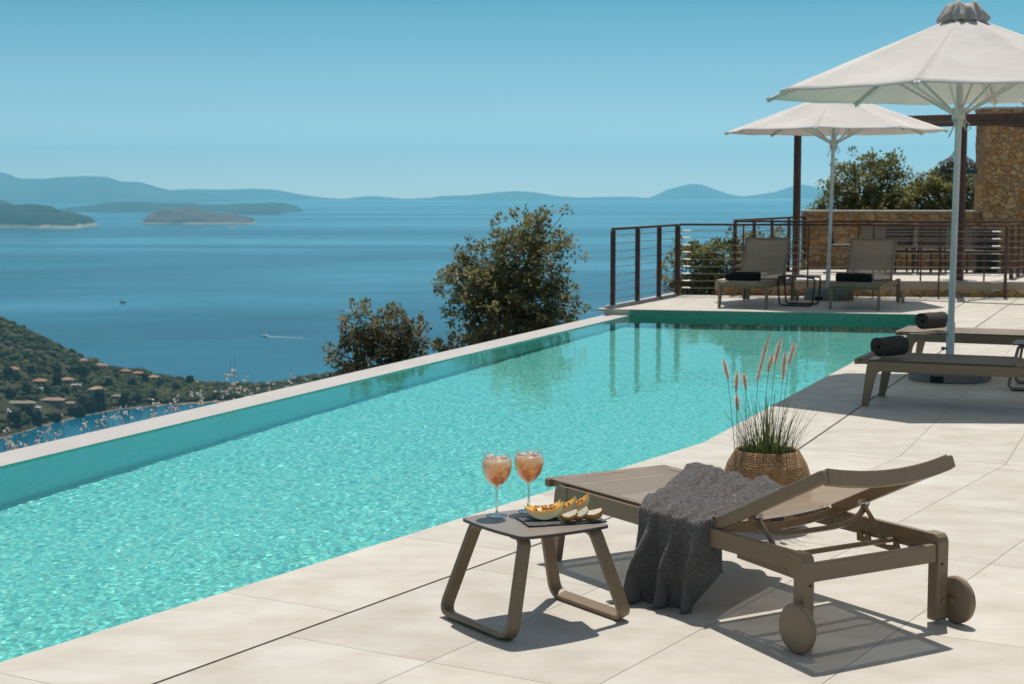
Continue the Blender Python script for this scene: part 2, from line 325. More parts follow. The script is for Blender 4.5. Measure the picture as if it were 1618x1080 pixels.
M_RIB = pmat('white_rib', (.66, .65, .60), .45, var=.04, scale=10)
M_BASE = pmat('concrete_base', (.20, .195, .185), .8, var=.15, scale=14, bump=.3, bscale=200)
M_DARK = pmat('dark_recess', (.01, .01, .01), .9)
M_RUST = pmat('rust_brown_steel', (.085, .036, .022), .55, var=.22, scale=9, bump=.1, bscale=120)
M_CABLE = pmat('steel_cable', (.34, .28, .24), .35, metal=.8, var=.05)
M_BLACK = pmat('black_metal', (.018, .018, .018), .5, var=.1)
M_GREYTOP = pmat('table_laminate', (.235, .195, .165), .38, var=.06, scale=12, bump=.05, bscale=300)
M_EDGE = pmat('laminate_edge', (.055, .045, .04), .5)
M_GLASS = glassmat()
M_STEMGLASS, _nt, _b = newmat('stem_glass'); _b.inputs['Transmission Weight'].default_value = 1; _b.inputs['Roughness'].default_value = .01; _b.inputs['IOR'].default_value = 1.45
M_SLATE = pmat('slate', (.045, .046, .05), .6, var=.25, scale=30, bump=.8, bscale=90)
M_BASKET = basketmat()
M_SOIL = pmat('potting_soil', (.03, .022, .015), .95, var=.3, scale=50, bump=.6)
M_CORD = pmat('cream_cord', (.55, .52, .45), .8)

# ------------------------------------------------------------------ world, sun, camera
SUNV = Vector((.11, .46, 1)).normalized()
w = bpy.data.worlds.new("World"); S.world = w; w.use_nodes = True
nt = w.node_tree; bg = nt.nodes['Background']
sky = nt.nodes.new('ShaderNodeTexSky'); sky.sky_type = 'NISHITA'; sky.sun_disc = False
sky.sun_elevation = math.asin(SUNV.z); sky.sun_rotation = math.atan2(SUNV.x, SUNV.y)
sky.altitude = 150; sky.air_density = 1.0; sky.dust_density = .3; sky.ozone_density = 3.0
tc = nt.nodes.new('ShaderNodeTexCoord')
va = nt.nodes.new('ShaderNodeVectorMath'); va.operation = 'MULTIPLY_ADD'; va.inputs[1].default_value = (1, 1, 1.6); va.inputs[2].default_value = (0, 0, .035)
nt.links.new(tc.outputs['Generated'], va.inputs[0]); nt.links.new(va.outputs[0], sky.inputs[0])
sz = nt.nodes.new('ShaderNodeSeparateXYZ'); nt.links.new(tc.outputs['Generated'], sz.inputs[0])
# teal air low over the sea, unseen sky overhead whitened and brightened as added fill
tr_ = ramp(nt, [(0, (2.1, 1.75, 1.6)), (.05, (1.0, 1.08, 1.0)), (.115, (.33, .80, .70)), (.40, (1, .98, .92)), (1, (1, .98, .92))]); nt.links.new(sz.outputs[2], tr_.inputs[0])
up_ = nt.nodes.new('ShaderNodeMapRange'); up_.inputs['From Min'].default_value = .14; up_.inputs['From Max'].default_value = .55; up_.inputs['To Min'].default_value = 1; up_.inputs['To Max'].default_value = .88; nt.links.new(sz.outputs[2], up_.inputs[0])
hs_ = nt.nodes.new('ShaderNodeHueSaturation'); sat_ = nt.nodes.new('ShaderNodeMapRange'); sat_.inputs['From Min'].default_value = .14; sat_.inputs['From Max'].default_value = .5; sat_.inputs['To Min'].default_value = 1; sat_.inputs['To Max'].default_value = .42
nt.links.new(sz.outputs[2], sat_.inputs[0]); nt.links.new(sat_.outputs[0], hs_.inputs['Saturation']); nt.links.new(sky.outputs[0], hs_.inputs['Color'])
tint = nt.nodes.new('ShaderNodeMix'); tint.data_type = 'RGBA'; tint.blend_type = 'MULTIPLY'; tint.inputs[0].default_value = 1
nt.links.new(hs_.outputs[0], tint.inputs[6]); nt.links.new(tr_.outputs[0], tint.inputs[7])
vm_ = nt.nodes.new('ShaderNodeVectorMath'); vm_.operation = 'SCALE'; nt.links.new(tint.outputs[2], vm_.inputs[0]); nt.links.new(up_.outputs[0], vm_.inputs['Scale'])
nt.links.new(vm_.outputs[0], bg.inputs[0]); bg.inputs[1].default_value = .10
L = bpy.data.lights.new('sun', 'SUN'); L.energy = 4.5; L.angle = R(.53); L.color = (1, .945, .865); L.cycles.is_caustics_light = True
lo = bpy.data.objects.new('sun', L); COL.objects.link(lo); lo.rotation_euler = SUNV.to_track_quat('Z', 'Y').to_euler(); lo.location = (0, 0, 50)
cd = bpy.data.cameras.new('camera'); cam = bpy.data.objects.new('camera', cd); COL.objects.link(cam); S.camera = cam
cam.location = (0, 0, EYE); cam.rotation_euler = (PI / 2 - PITCH, 0, 0)
cd.sensor_width = 36; cd.lens = FPX / 1618 * 36; cd.clip_start = .1; cd.clip_end = 80000
cd.dof.use_dof = True; cd.dof.focus_distance = 6.3; cd.dof.aperture_fstop = 9
S.view_settings.view_transform = 'Standard'; S.view_settings.look = 'None'; S.view_settings.gamma = 1; S.view_settings.exposure = 0
S.cycles.use_denoising = True; S.cycles.max_bounces = 10; S.cycles.transparent_max_bounces = 16
S.cycles.volume_bounces = 2

# ------------------------------------------------------------------ plan of the terrace
EN = Vector((.521, .854)); ENr = Vector((.854, -.521))      # near field: along, across (to the right)
EF = Vector((.375, .927)); EFr = Vector((.927, -.375))      # far field
K = Vector((1.186, 10.067))                                  # where pool edge and paving change direction
FR = Vector((5.369, 20.363)); FL = Vector((1.53, 21.27)); FLO = Vector((1.205, 21.345))
EI = (Vector((1.249, 20.535)) - Vector((-3.045, 9.635))).normalized()
LIN = lambda y: Vector((1.249 + (y - 20.535) * EI.x / EI.y, y))  # inner line of the overflow edge
LOUT = lambda y: Vector((1.272 + (y - 21.466) * .3665 / .9304, y))
NEARP = K + (Vector((-1.686, 5.274)) - K).normalized() * 11.0
NEARP_Y = NEARP.y
SEAMD = Vector((.895, -.446))
BACKN = lambda x: 24.16 - (x - 2.454) * .1215              # back line of the terrace (railing)

def clip(poly, p, n):
    """keep the part of poly with (q-p).n >= 0"""
    out = []
    for i in range(len(poly)):
        a, b = poly[i], poly[(i + 1) % len(poly)]
        da, db = (a - p).dot(n), (b - p).dot(n)
        if da >= 0: out.append(a)
        if (da < 0) != (db < 0): out.append(a + (b - a) * (da / (da - db)))
    return out
def tiles(mb, o, e, r, i0, i1, j0, j1, planes, w=.603, l=1.2, slot=True, first=.6):
    for i in range(i0, i1):
        x0 = first + .012 + (i - 1) * w if i >= 1 else 0
        x1 = first if i == 0 else x0 + w
        if i < 0: x0, x1 = i * w, (i + 1) * w
        for j in range(j0, j1):
            off = (i % 3) * .0 + (.37 if i == 0 else 0)
            y0 = j * l + off; y1 = y0 + l; g = .0014
            q = [o + r * (x0 + g) + e * (y0 + g), o + r * (x1 - g) + e * (y0 + g), o + r * (x1 - g) + e * (y1 - g), o + r * (x0 + g) + e * (y1 - g)]
            for p, n in planes:
                q = clip(q, p, n)
                if len(q) < 3: break
            if len(q) < 3: continue
            mb.prism([(v.x, v.y) for v in q], -.028, 0)
seamn = Vector((.446, .895))
end_n = (FR - FL).normalized(); farn = Vector((-end_n.y, end_n.x))   # pointing away from camera
backn = -Vector((.1215, 1)).normalized(); backp = Vector((2.454, 24.16))
fen_d = (Vector((2.454, 24.125)) - Vector((1.334, 21.672))).normalized(); fen_n = Vector((fen_d.y, -fen_d.x)); fen_p = Vector((1.334, 21.672)) - fen_n * .09
mb = MB()
lim = [(Vector((0, .3)), Vector((0, 1))), (Vector((13, 0)), Vector((-1, 0)))]
tiles(mb, K, EN, ENr, 0, 24, -12, 6, lim + [(K, -seamn)])
tiles(mb, K + EF * .0, EF, EFr, 0, 22, -6, 16, lim + [(K + seamn * .0028, seamn), (backp, backn)])
tiles(mb, FR, EF, EFr, -9, 0, -1, 6, [(FR + farn * .001, farn), (FR - EFr * .002, -EFr), (backp, backn), (fen_p, fen_n)])
deck = tag(mb.build('deck', M_DECK), kind='structure')
# bed the slabs lie on (its surface shows in the joints) and the drain slot
mb = MB()
def sheet(mb, pts, z): mb.add([(p.x, p.y, z) for p in pts], [tuple(range(len(pts)))])
farR = Vector((13, K.y + (13 - K.x) * SEAMD.y / SEAMD.x))
sheet(mb, [NEARP, Vector((13, NEARP.y)), farR, K], -.007)
sheet(mb, [K, farR, Vector((13, BACKN(13))), Vector((FR.x, BACKN(FR.x))), FR], -.0075)
sheet(mb, [FR, Vector((FR.x, BACKN(FR.x))), Vector((2.38, BACKN(2.38))), FLO], -.008)
tag(mb.build('deck_bed', M_GROUT), kind='structure')
mb = MB()
for o, e, r, a, b in ((K, EN, ENr, -11, .25), (K, EF, EFr, -.25, 11.15)):
    p = [o + r * .598 + e * a, o + r * .616 + e * a, o + r * .616 + e * b, o + r * .598 + e * b]
    n = seamn if e is EF else -seamn
    sheet(mb, clip(p, K, n), -.0035)
tag(mb.build('drain_slot', M_SLOT), kind='structure')

# ------------------------------------------------------------------ pool
WZ = -.088
pool = empty('swimming_pool', (0, 0, 0), 0, 'turquoise mosaic infinity pool with a pale overflow edge above the sea', 'pool')
DEP = -1.22
NL = LIN(NEARP_Y)
floor_poly = [NL, NEARP, K, FR, FL]
mb = MB(); sheet(mb, floor_poly, DEP); o = mb.build('pool_floor', M_MOS, pool); o.cycles.is_caustics_receiver = True
def wall(name, a, b, top, m, n=1):
    q = MB(); q.add([(a.x, a.y, DEP), (b.x, b.y, DEP), (b.x, b.y, top), (a.x, a.y, top)], [(0, 1, 2, 3)])
    o = q.build(name, m, pool); o.cycles.is_caustics_receiver = True; return o
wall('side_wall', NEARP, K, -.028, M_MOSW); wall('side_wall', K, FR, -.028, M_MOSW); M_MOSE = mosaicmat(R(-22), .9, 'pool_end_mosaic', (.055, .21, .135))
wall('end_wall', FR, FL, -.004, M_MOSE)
wall('side_wall', FL, NL, -.079, M_MOSW); wall('end_wall', NL, NEARP, -.03, M_MOSW)
mb = MB()
N0 = 40
a, b = LIN(NEARP_Y), FL; c, d = LOUT(NEARP_Y), FLO
mb.prism([(a.x, a.y), (b.x, b.y), (d.x, d.y), (c.x, c.y)][::-1], -1.9, -.076)
o = mb.build('overflow_edge', M_COPE, pool, bevel=.006); o.location.x = -.0015
# face of the terrace above the far end of the water and its outer return
mb = MB()
mb.prism([(p.x, p.y) for p in (FL + farn * .004, FLO + farn * .002, FLO + farn * .06, FL + farn * .06)][::-1], -.30, -.0045)
tag(mb.build('terrace_edge', M_WALLP), kind='structure')
# water surface: a real rippled mesh
NR, NC = 1300, 380
rows = []
k_frac = None
def right_at(t):
    d1 = (K - NEARP).length; d2 = (FR - K).length; s = t * (d1 + d2)
    return NEARP + (K - NEARP) * (s / d1) if s < d1 else K + (FR - K) * ((s - d1) / d2)
vs = []
for i in range(NR):
    t = .17 + .83 * (i / (NR - 1)) ** 1.5
    A = NL + (FL - NL) * t; B = right_at(t)
    for j in range(NC):
        p = A + (B - A) * (j / (NC - 1))
        e = min(1, j / 3, (NC - 1 - j) / 3)
        x, y = p.x, p.y
        patch = .55 + .75 * (.5 + .9 * noise.noise(Vector((x * .5, y * .28, 11))))      # gusts ruffle some patches more than others
        h = .0018 * noise.noise(Vector((x * 1.7, y * 1.3, 0))) + .0007 * noise.noise(Vector((x * 5.6, y * 4.4, 5))) + patch * .00044 * noise.noise(Vector((x * 16, y * 12.5, 9)))
        h += patch * .00056 * noise.noise(Vector((x * 35, y * 29, 2)))
        h *= 1 - .5 * min(1, max(0, (y - 12) / 8))
        vs.append((x, y, WZ + h * (0.4 + .6 * e)))
fs = [(i * NC + j, i * NC + j + 1, (i + 1) * NC + j + 1, (i + 1) * NC + j) for i in range(NR - 1) for j in range(NC - 1)]
mb = MB(); mb.v = vs; mb.f = fs
water = tag(mb.build('pool_water', M_WATER, smooth=True), kind='structure'); water.cycles.is_caustics_caster = True

# ------------------------------------------------------------------ sea, far land, air
mb = MB()
rs = [0, 300, 600, 1000, 1600, 2600, 4000, 7000, 11000, 16000, 22000]; n = 96
vs = [(0, 0, SEA)]; fs = []
for r in rs[1:]:
    vs += [(r * math.cos(2 * PI * k / n), r * math.sin(2 * PI * k / n), SEA) for k in range(n)]
fs += [(0, 1 + k, 1 + (k + 1) % n) for k in range(n)]
for i in range(len(rs) - 2):
    a = 1 + i * n; b = a + n
    fs += [(a + k, b + k, b + (k + 1) % n, a + (k + 1) % n) for k in range(n)]
mb.add(vs, fs); tag(mb.build('sea', M_SEA), kind='structure')

def landmat(name, low, mid, high, scale, cliff=None, ch=20):
    m, nt, b = newmat(name); L = nt.links
    tc = nd(nt, 'ShaderNodeTexCoord')
    nz = nd(nt, 'ShaderNodeTexNoise'); nz.inputs['Scale'].default_value = scale; nz.inputs['Detail'].default_value = 9; nz.inputs['Roughness'].default_value = .65; L.new(tc.outputs['Object'], nz.inputs['Vector'])
    rp = ramp(nt, [(.32, low), (.5, mid), (.68, high)]); L.new(nz.outputs[0], rp.inputs[0]); out = rp.outputs[0]
    if cliff:
        sx = nd(nt, 'ShaderNodeSeparateXYZ'); L.new(tc.outputs['Object'], sx.inputs[0])
        n2 = nd(nt, 'ShaderNodeTexNoise'); n2.inputs['Scale'].default_value = scale * .6; n2.inputs['Detail'].default_value = 7; L.new(tc.outputs['Object'], n2.inputs['Vector'])
        ad = nd(nt, 'ShaderNodeMath', operation='MULTIPLY_ADD'); ad.inputs[1].default_value = -ch * 2.6; L.new(n2.outputs[0], ad.inputs[0]); L.new(sx.outputs[2], ad.inputs[2])
        mr = nd(nt, 'ShaderNodeMapRange'); mr.inputs['From Min'].default_value = SEA - ch * .5; mr.inputs['From Max'].default_value = SEA - ch * .2; L.new(ad.outputs[0], mr.inputs[0])
        mx = nd(nt, 'ShaderNodeMix', data_type='RGBA'); mx.inputs[6].default_value = (*cliff, 1); L.new(mr.outputs[0], mx.inputs[0]); L.new(out, mx.inputs[7]); out = mx.outputs[2]
    L.new(out, b.inputs['Base Color']); b.inputs['Roughness'].default_value = .95; b.inputs['Specular IOR Level'].default_value = .1
    bp = nd(nt, 'ShaderNodeBump'); bp.inputs['Strength'].default_value = .6; bp.inputs['Distance'].default_value = .25 / scale; L.new(nz.outputs[0], bp.inputs['Height']); L.new(bp.outputs[0], b.inputs['Normal'])
    return m
M_FAR = landmat('far_scrubland', (.025, .035, .022), (.04, .05, .035), (.07, .075, .055), .0016)
M_ISLE = landmat('island_scrub', (.055, .038, .024), (.10, .066, .043), (.16, .11, .073), .014, (.36, .30, .22), 7)
M_GREEN = landmat('green_headland', (.010, .018, .008), (.017, .026, .011), (.034, .042, .020), .012, (.38, .32, .25), 13)
M_LOW = landmat('low_islet', (.015, .02, .013), (.025, .028, .018), (.045, .042, .03), .006)

def ridge(name, Y, depth, prof, mat, jag=.1, nx=150, ny=18, seed=0, blunt=.75):
    """a landmass with its own ground plan: prof = [(px, py of skyline)], Y = distance of its crest"""
    xs = np.linspace(prof[0][0], prof[-1][0], nx); ys = np.interp(xs, [p[0] for p in prof], [p[1] for p in prof])
    mb = MB(); vs = []; fs = []
    for i in range(nx):
        top = at(xs[i], ys[i], Y); h = max(0, top.z - SEA); x0 = top.x
        edge = min(1, i / 4, (nx - 1 - i) / 4)
        for j in range(ny):
            t = -1 + 2 * j / (ny - 1)
            d = depth * (.55 + .45 * min(1, h / 60)) * (1 + .35 * noise.noise(Vector((x0 / depth * 1.1, seed + (7 if t > 0 else 0), 0))))
            y = Y + t * d
            z = h * edge * max(0, 1 - abs(t) ** 1.6) ** blunt
            nzv = noise.fractal(Vector((x0 / depth * 2.3, y / depth * 2.3, seed)), .9, 2.1, 5)
            z *= 1 + jag * nzv * (1.6 if abs(t) > .12 else .5)
            vs.append((x0 * y / Y * .35 + x0 * .65, y, SEA + z - (3 if abs(t) == 1 or edge == 0 else 0)))
    fs = [(i * ny + j, (i + 1) * ny + j, (i + 1) * ny + j + 1, i * ny + j + 1) for i in range(nx - 1) for j in range(ny - 1)]
    mb.v = vs; mb.f = fs
    return tag(mb.build(name, mat, smooth=True), kind='structure')
ridge('far_mountain', 19300, 1700, [(-700, 323), (-560, 312), (-420, 292), (-280, 270), (-160, 262), (-60, 262), (0, 272), (30, 281), (70, 282), (105, 279), (140, 277.5), (165, 279), (190, 287), (220, 287), (245, 295), (268, 300), (300, 302), (330, 307), (345, 312), (370, 320), (390, 324)], M_FAR, .07, 300, seed=1)
ridge('far_mountain', 22300, 1300, [(235, 316), (270, 300), (300, 298), (350, 299), (400, 297.5), (435, 299), (470, 306), (500, 311), (540, 314), (580, 309.5), (600, 310), (640, 314), (680, 312), (700, 309), (740, 308), (780, 304), (815, 301), (850, 304), (880, 309), (920, 312), (960, 310.5), (1000, 310.5), (1040, 314), (1060, 316)], M_FAR, .04, 220, seed=4)
ridge('far_mountain', 23500, 900, [(1015, 316), (1035, 309), (1055, 299), (1075, 294), (1092, 290), (1108, 291), (1125, 297), (1150, 306), (1172, 310), (1200, 307), (1225, 303), (1245, 296), (1262, 291), (1280, 293), (1300, 299), (1330, 306), (1370, 312), (1400, 317)], M_FAR, .03, 160, seed=9)
ridge('low_island', 10900, 380, [(88, 331), (110, 327), (140, 325), (165, 320), (200, 318.5), (240, 319), (270, 320.5), (300, 320), (330, 323), (355, 323), (378, 320.5), (400, 321.5), (425, 319), (445, 320), (462, 323.5), (478, 327.5)], M_LOW, .08, 170, seed=12)
ridge('low_island', 9600, 120, [(362, 337), (375, 333.6), (400, 333), (425, 333), (440, 333.8), (448, 337)], M_LOW, .1, 50, 10, seed=14)
ridge('brown_island', 7150, 200, [(228, 351), (232, 344), (240, 337), (252, 332), (262, 330.5), (280, 330), (300, 329.8), (318, 332), (340, 337), (365, 339), (385, 341), (399, 344), (403, 351)], M_ISLE, .20, 150, 22, seed=21, blunt=.6)
ridge('rock_islet', 6350, 22, [(355, 361.5), (362, 358.5), (367, 357.3), (373, 358.5), (380, 361.5)], M_ISLE, .2, 40, 10, seed=23)
ridge('green_headland', 6500, 330, [(-420, 351), (-380, 338), (-300, 326), (-220, 321), (-140, 318), (-60, 318), (0, 323), (20, 325.5), (40, 324.5), (65, 324), (80, 328), (95, 334), (110, 333), (122, 337), (134, 341), (142, 351)], M_GREEN, .12, 300, 24, seed=31, blunt=.5)
ridge('far_mountain', 9000, 500, [(-330, 331), (-300, 322), (-220, 310), (-140, 306), (-40, 310), (-10, 314), (8, 317), (16, 323), (24, 331)], M_LOW, .06, 140, seed=34)

# ---- the wooded headland with the village, about 1.2 km off
PT = [(-1000, 860, 1300, 1), (-850, 865, 1320, 14), (-600, 870, 1350, 46), (-400, 880, 1370, 62), (-240, 900, 1380, 66), (-120, 945, 1350, 60), (0, 992, 1300, 46), (60, 1040, 1290, 33), (125, 1086, 1280, 14.5), (187, 1120, 1270, 6.8), (250, 1140, 1258, 3.0), (300, 1150, 1236, 2.0), (335, 1158, 1222, 2.0), (365, 1164, 1214, 2.0), (400, 1172, 1210, 2.0), (440, 1178, 1225, 2.6), (500, 1182, 1235, 5.5), (545, 1184, 1240, 8), (620, 1186, 1245, 12), (700, 1190, 1250, 13), (760, 1205, 1250, 2)]
def PTI(px):
    return [float(np.interp(px, [p[0] for p in PT], [p[k] for p in PT])) for k in (1, 2, 3)]
def land_h(px, y):
    yf, yc, hc = PTI(px)
    yb = yc + min(140, 14 + 8 * hc)
    if y <= yc: t = max(0, (y - yf) / (yc - yf)); h = hc * (t ** .85)
    else: t = min(1, (y - yc) / (yb - yc)); h = hc * (1 - t ** 1.5)
    x = (px - PCX) / FPX * y
    return h + (1.2 + 2.2 * noise.fractal(Vector((x / 60, y / 60, 3)), 1, 2, 4)) * min(1, max(0, (y - yf) / 12)) * (1 if hc > 4 else .4)
def land_pt(px, y):
    return Vector(((px - PCX) / FPX * y, y, SEA + land_h(px, y)))
mb = MB(); nx, ny = 260, 60
for i in range(nx):
    px = -1000 + 1760 * i / (nx - 1); yf, yc, hc = PTI(px)
    wob = 9 * noise.noise(Vector((px / 23, 0, 0))) + 4 * noise.noise(Vector((px / 7, 3, 0)))
    for j in range(ny):
        y = yf - 4 + wob * (1 - j / (ny - 1)) + (yc + min(140, 14 + 8 * hc) + 4 - yf) * j / (ny - 1)
        p = land_pt(px, y); p.z = SEA - 1 if j in (0, ny - 1) else p.z
        mb.v.append(tuple(p))
mb.f = [(i * ny + j, (i + 1) * ny + j, (i + 1) * ny + j + 1, i * ny + j + 1) for i in range(nx - 1) for j in range(ny - 1)]
M_LAND = landmat('scrub_ground', (.026, .030, .013), (.045, .044, .020), (.10, .08, .046), .03, (.30, .24, .17), .25)
tag(mb.build('wooded_headland', M_LAND, smooth=True), kind='structure')

def blob(rng, r, sq=.8, sub=None):
    """one bush crown as a lumpy ball of small facets"""
    vs, fs = ICO2 if sub else ICO1
    s = rng.random() * 99
    out = []
    for v in vs:
        q = 1 + .38 * noise.noise(v * 1.7 + Vector((s, 0, 0))) + .22 * noise.noise(v * 4.1 + Vector((0, s, 0)))
        out.append(Vector((v.x, v.y, v.z * sq)) * r * q)
    return out, fs
def ico(sub):
    import bmesh
    bm = bmesh.new(); bmesh.ops.create_icosphere(bm, subdivisions=sub, radius=1)
    r = ([v.co.copy() for v in bm.verts], [tuple(v.index for v in f.verts) for f in bm.faces]); bm.free(); return r
ICO1, ICO2 = ico(2), ico(3)
M_WOOD = leafmat('far_foliage', (.016, .024, .006), (.040, .052, .014), (.095, .095, .032), .1, .03); M_WOOD.node_tree.nodes['Principled BSDF'].inputs['Specular IOR Level'].default_value = .05
M_WOODI = pmat('tree_foliage_far', (.022, .028, .012), .9, var=.5, scale=.6, spec=.1)
houses = [  # px, py of the ground line, width m, depth m, storey height, rotation, roof colour, wall colour, label
    (14, 588, 9.5, 8, 3.2, .2, 'r', 'w', 'orange-roofed house at the far left, halfway up the wooded headland'),
    (58, 606, 10, 7, 3, -.15, 'o', 'd', 'orange-roofed house above a small turquoise pool on the headland'),
    (101, 604, 9.5, 7, 3, .1, 'p', 'd', 'salmon-roofed house beside a white annexe in the middle of the headland'),
    (128, 567, 6.5, 6, 3, .3, 'p', 'w', 'highest house on the headland, pink roofed, with a pale drive below it'),
    (153, 571.5, 5, 5, 3, 0, 'p', 'd', 'smallest pink roof near the skyline of the headland'),
    (159, 580, 7, 6, 3.2, .2, 'p', 'w', 'house with a pale front below the smallest roof near the skyline'),
    (194, 586, 8, 6, 3, -.1, 'o', 'd', 'left one of two like orange roofs close together on the ridge'),
    (214, 586, 8, 6, 3, .1, 'o', 'd', 'right one of two like orange roofs close together on the ridge'),
    (239, 591, 7.5, 6, 2.8, 0, 'y', 'd', 'last roof towards the tip of the headland, low and tan'),
    (148, 624, 11, 8, 5.6, .12, 'y', 'b', 'two-storey house with a yellow hip roof and rows of windows'),
    (78, 637, 17, 7, 3.4, -.12, 'p', 'd', 'long low house with a dusty pink roof near the shore'),
    (27, 641, 20, 6, 3, .05, 'd', 'd', 'long grey-brown building lowest at the left of the village'),
    (104, 641, 7, 6, 2.6, 0, 'd', 'd', 'small grey-brown house to the right of the long pink-roofed one'),
    (49, 648, 8, 6, 2.6, .1, 'w', 'w', 'pale flat-topped house just above the shore trees'),
    (114, 612, 7, 4, 2.6, .1, 'w', 'w', 'white annexe beside a tiny green pool on the headland'),
    (180, 629, 8, 5, 2.4, -.1, 'd', 'd', 'lone low stone house to the right of the yellow-roofed one'),
]
def ground_at(px, py):
    yf, yc, hc = PTI(px); best = None
    for k in range(200):
        y = yf + (yc - yf) * k / 199; p = land_pt(px, y)
        d = p.z - EYE; dd = y * _c - d * _s; u = y * _s + d * _c
        e = abs(PCY - FPX * u / dd - py)
        if best is None or e < best[0]: best = (e, p)
    return best[1]
RC = {'r': (.31, .15, .085), 'o': (.32, .17, .09), 'p': (.33, .20, .14), 'y': (.38, .27, .13), 'd': (.26, .20, .15), 'w': (.55, .49, .40)}
WC = {'w': (.55, .52, .46), 'd': (.24, .20, .16), 'b': (.26, .27, .27)}
MR = {k: pmat('roof_tiles_' + n, RC[k], .85, var=.15, scale=.9) for k, n in zip('ropydw', ('red', 'orange', 'salmon', 'yellow', 'brown', 'pale'))}
MW = {k: pmat('house_wall_' + n, WC[k], .9, var=.1, scale=.8) for k, n in zip('wdb', ('white', 'tan', 'grey'))}
M_PANE = pmat('dark_window', (.03, .035, .04), .3)
keepout = []
for px, py, wd, dp, ht, rz, rc, wc, lab in houses:
    g = ground_at(px, py); keepout.append((g.x, g.y, wd * .62))
    ht *= .88; wd *= .88; dp *= .88
    h = empty('village_house', (g.x, g.y, g.z - .4), rz, lab, 'house', 'houses on the wooded headland')
    mb = MB(); mb.box((0, 0, ht / 2 - 1.2), (wd, dp, ht + 2.4)); mb.build('wall', MW[wc], h)
    mb = MB(); e = .6; a, b = wd / 2 + e, dp / 2 + e; rh = min(1.9, dp * .26); rl = max(.4, a - b)
    if rc == 'w':
        mb.box((0, 0, ht + .2), (wd + .4, dp + .4, .35))
    else:
        z = ht
        mb.add([(-a, -b, z), (a, -b, z), (a, b, z), (-a, b, z), (-rl, 0, z + rh), (rl, 0, z + rh)], [(0, 1, 5, 4), (2, 3, 4, 5), (1, 2, 5), (3, 0, 4), (3, 2, 1, 0)])
    rf = mb.build('roof', MR[rc], h)
    mb = MB(); mb.box((wd * .22, dp * .12, ht + rh * .8), (.8, .8, 1.2)); mb.build('chimney', MW[wc], rf)
    nwin = max(2, int(wd / 2.6))
    for lv in range(2 if ht > 4.5 else 1):
        for k in range(nwin):
            mb = MB(); mb.box((-wd / 2 + wd * (k + .5) / nwin, -dp / 2 - .02, 1.6 + lv * 2.7), (1.1, .1, 1.4)); mb.build('window', M_PANE, h)
for px, py, wd, lab in ((53, 614, 6, 'tiny turquoise swimming pool below an orange-roofed house on the headland'), (116, 609, 5, 'tiny green-blue swimming pool next to a white annexe')):
    g = ground_at(px, py); keepout.append((g.x, g.y, 4))
    hp = empty('village_pool', (g.x, g.y, g.z + .9), 0, lab, 'pool')
    mb = MB(); mb.prism([(-wd / 2 - .8, -3), (wd / 2 + .8, -3), (wd / 2 + .8, 3), (-wd / 2 - .8, 3)], -2.5, 0); mb.build('surround', MW['w'], hp)
    mb = MB(); mb.prism([(-wd / 2, -2.2), (wd / 2, -2.2), (wd / 2, 2.2), (-wd / 2, 2.2)], -.3, .05); mb.build('water', pmat('village_pool_water', (.12, .40, .40), .15), hp)
# woodland cover of the headland (nobody could count it) and the trees that stand out
rng = random.Random(5)
mb = MB()
cnt = 0
while cnt < 9000:
    px = rng.uniform(-60, 758) if rng.random() < .74 else rng.uniform(-980, -60); yf, yc, hc = PTI(px); y = yf + (yc + min(110, 11 + 6.4 * hc) - yf) * rng.random() ** 1.1
    if y < yf + 7: continue
    p = land_pt(px, y)
    if any((p.x - a) ** 2 / 1.0 + (min(0, p.y - b) * .45 + max(0, p.y - b)) ** 2 < c * c for a, b, c in keepout): continue
    dens = noise.noise(Vector((p.x / 45, p.y / 45, 8)))
    if dens < -.34 and not 250 < px < 480 and y < yc - 25 and rng.random() < .8: continue
    r = rng.uniform(1.1, 2.7) * (1.25 if dens > .1 else 1)
    if rng.random() < .12: r *= 1.4
    b_, f_ = blob(rng, r, rng.uniform(.55, .9)); c = p + Vector((0, 0, r * .3))
    mb.add([v + c for v in b_], f_); cnt += 1
tag(mb.build('woodland', M_WOOD), kind='stuff')
bases = []
for k in range(5):
    b_, f_ = blob(rng, 1, 1.15 if k < 4 else 1.7, True); me = MB(); me.add([v + Vector((0, 0, .95)) for v in b_], f_); bases.append(me)
tmesh = []
spots = [(84, 590, 3.6), (122, 594, 4.2), (130, 598, 3.8), (112, 591, 3), (86, 612, 3.4), (20, 600, 3.2), (8, 598, 3.6), (45, 592, 2.8), (297, 600, 3.4), (152, 645, 4.4), (138, 648, 4.4), (128, 644, 3.6), (35, 658, 4.0), (16, 668, 4.2), (52, 668, 3.4), (70, 622, 3), (98, 622, 2.8), (168, 612, 3), (205, 612, 3.2), (225, 606, 2.8), (250, 612, 3), (275, 618, 3), (180, 600, 2.6), (64, 584, 2.6), (36, 622, 3), (10, 628, 3), (120, 660, 3.6), (108, 655, 3.2), (84, 664, 3), (192, 640, 3.4), (212, 634, 3), (236, 630, 3)]
M_TRK = pmat('bark_far', (.06, .045, .03), .9)
protos = {}
for k, (px, py, r) in enumerate(spots):
    g = ground_at(px, py); kk = k % 5
    if kk not in protos:
        t = empty('hillside_tree', (0, 0, 0)); bases[kk].build('crown', M_WOODI, t)
        q = MB(); q.tube([(0, 0, -.5), (0, 0, .5)], [.12, .08], 6); q.build('trunk', M_TRK, t); protos[kk] = t
    else: t = copy_tree(protos[kk])
    t.location = g - Vector((0, 0, r * .1)); t.scale = (r, r, r * rng.uniform(.9, 1.25)); t.rotation_euler.z = rng.uniform(0, 6)
    tag(t, 'dark round-crowned tree standing among the houses of the headland', 'tree', 'trees among the village houses')
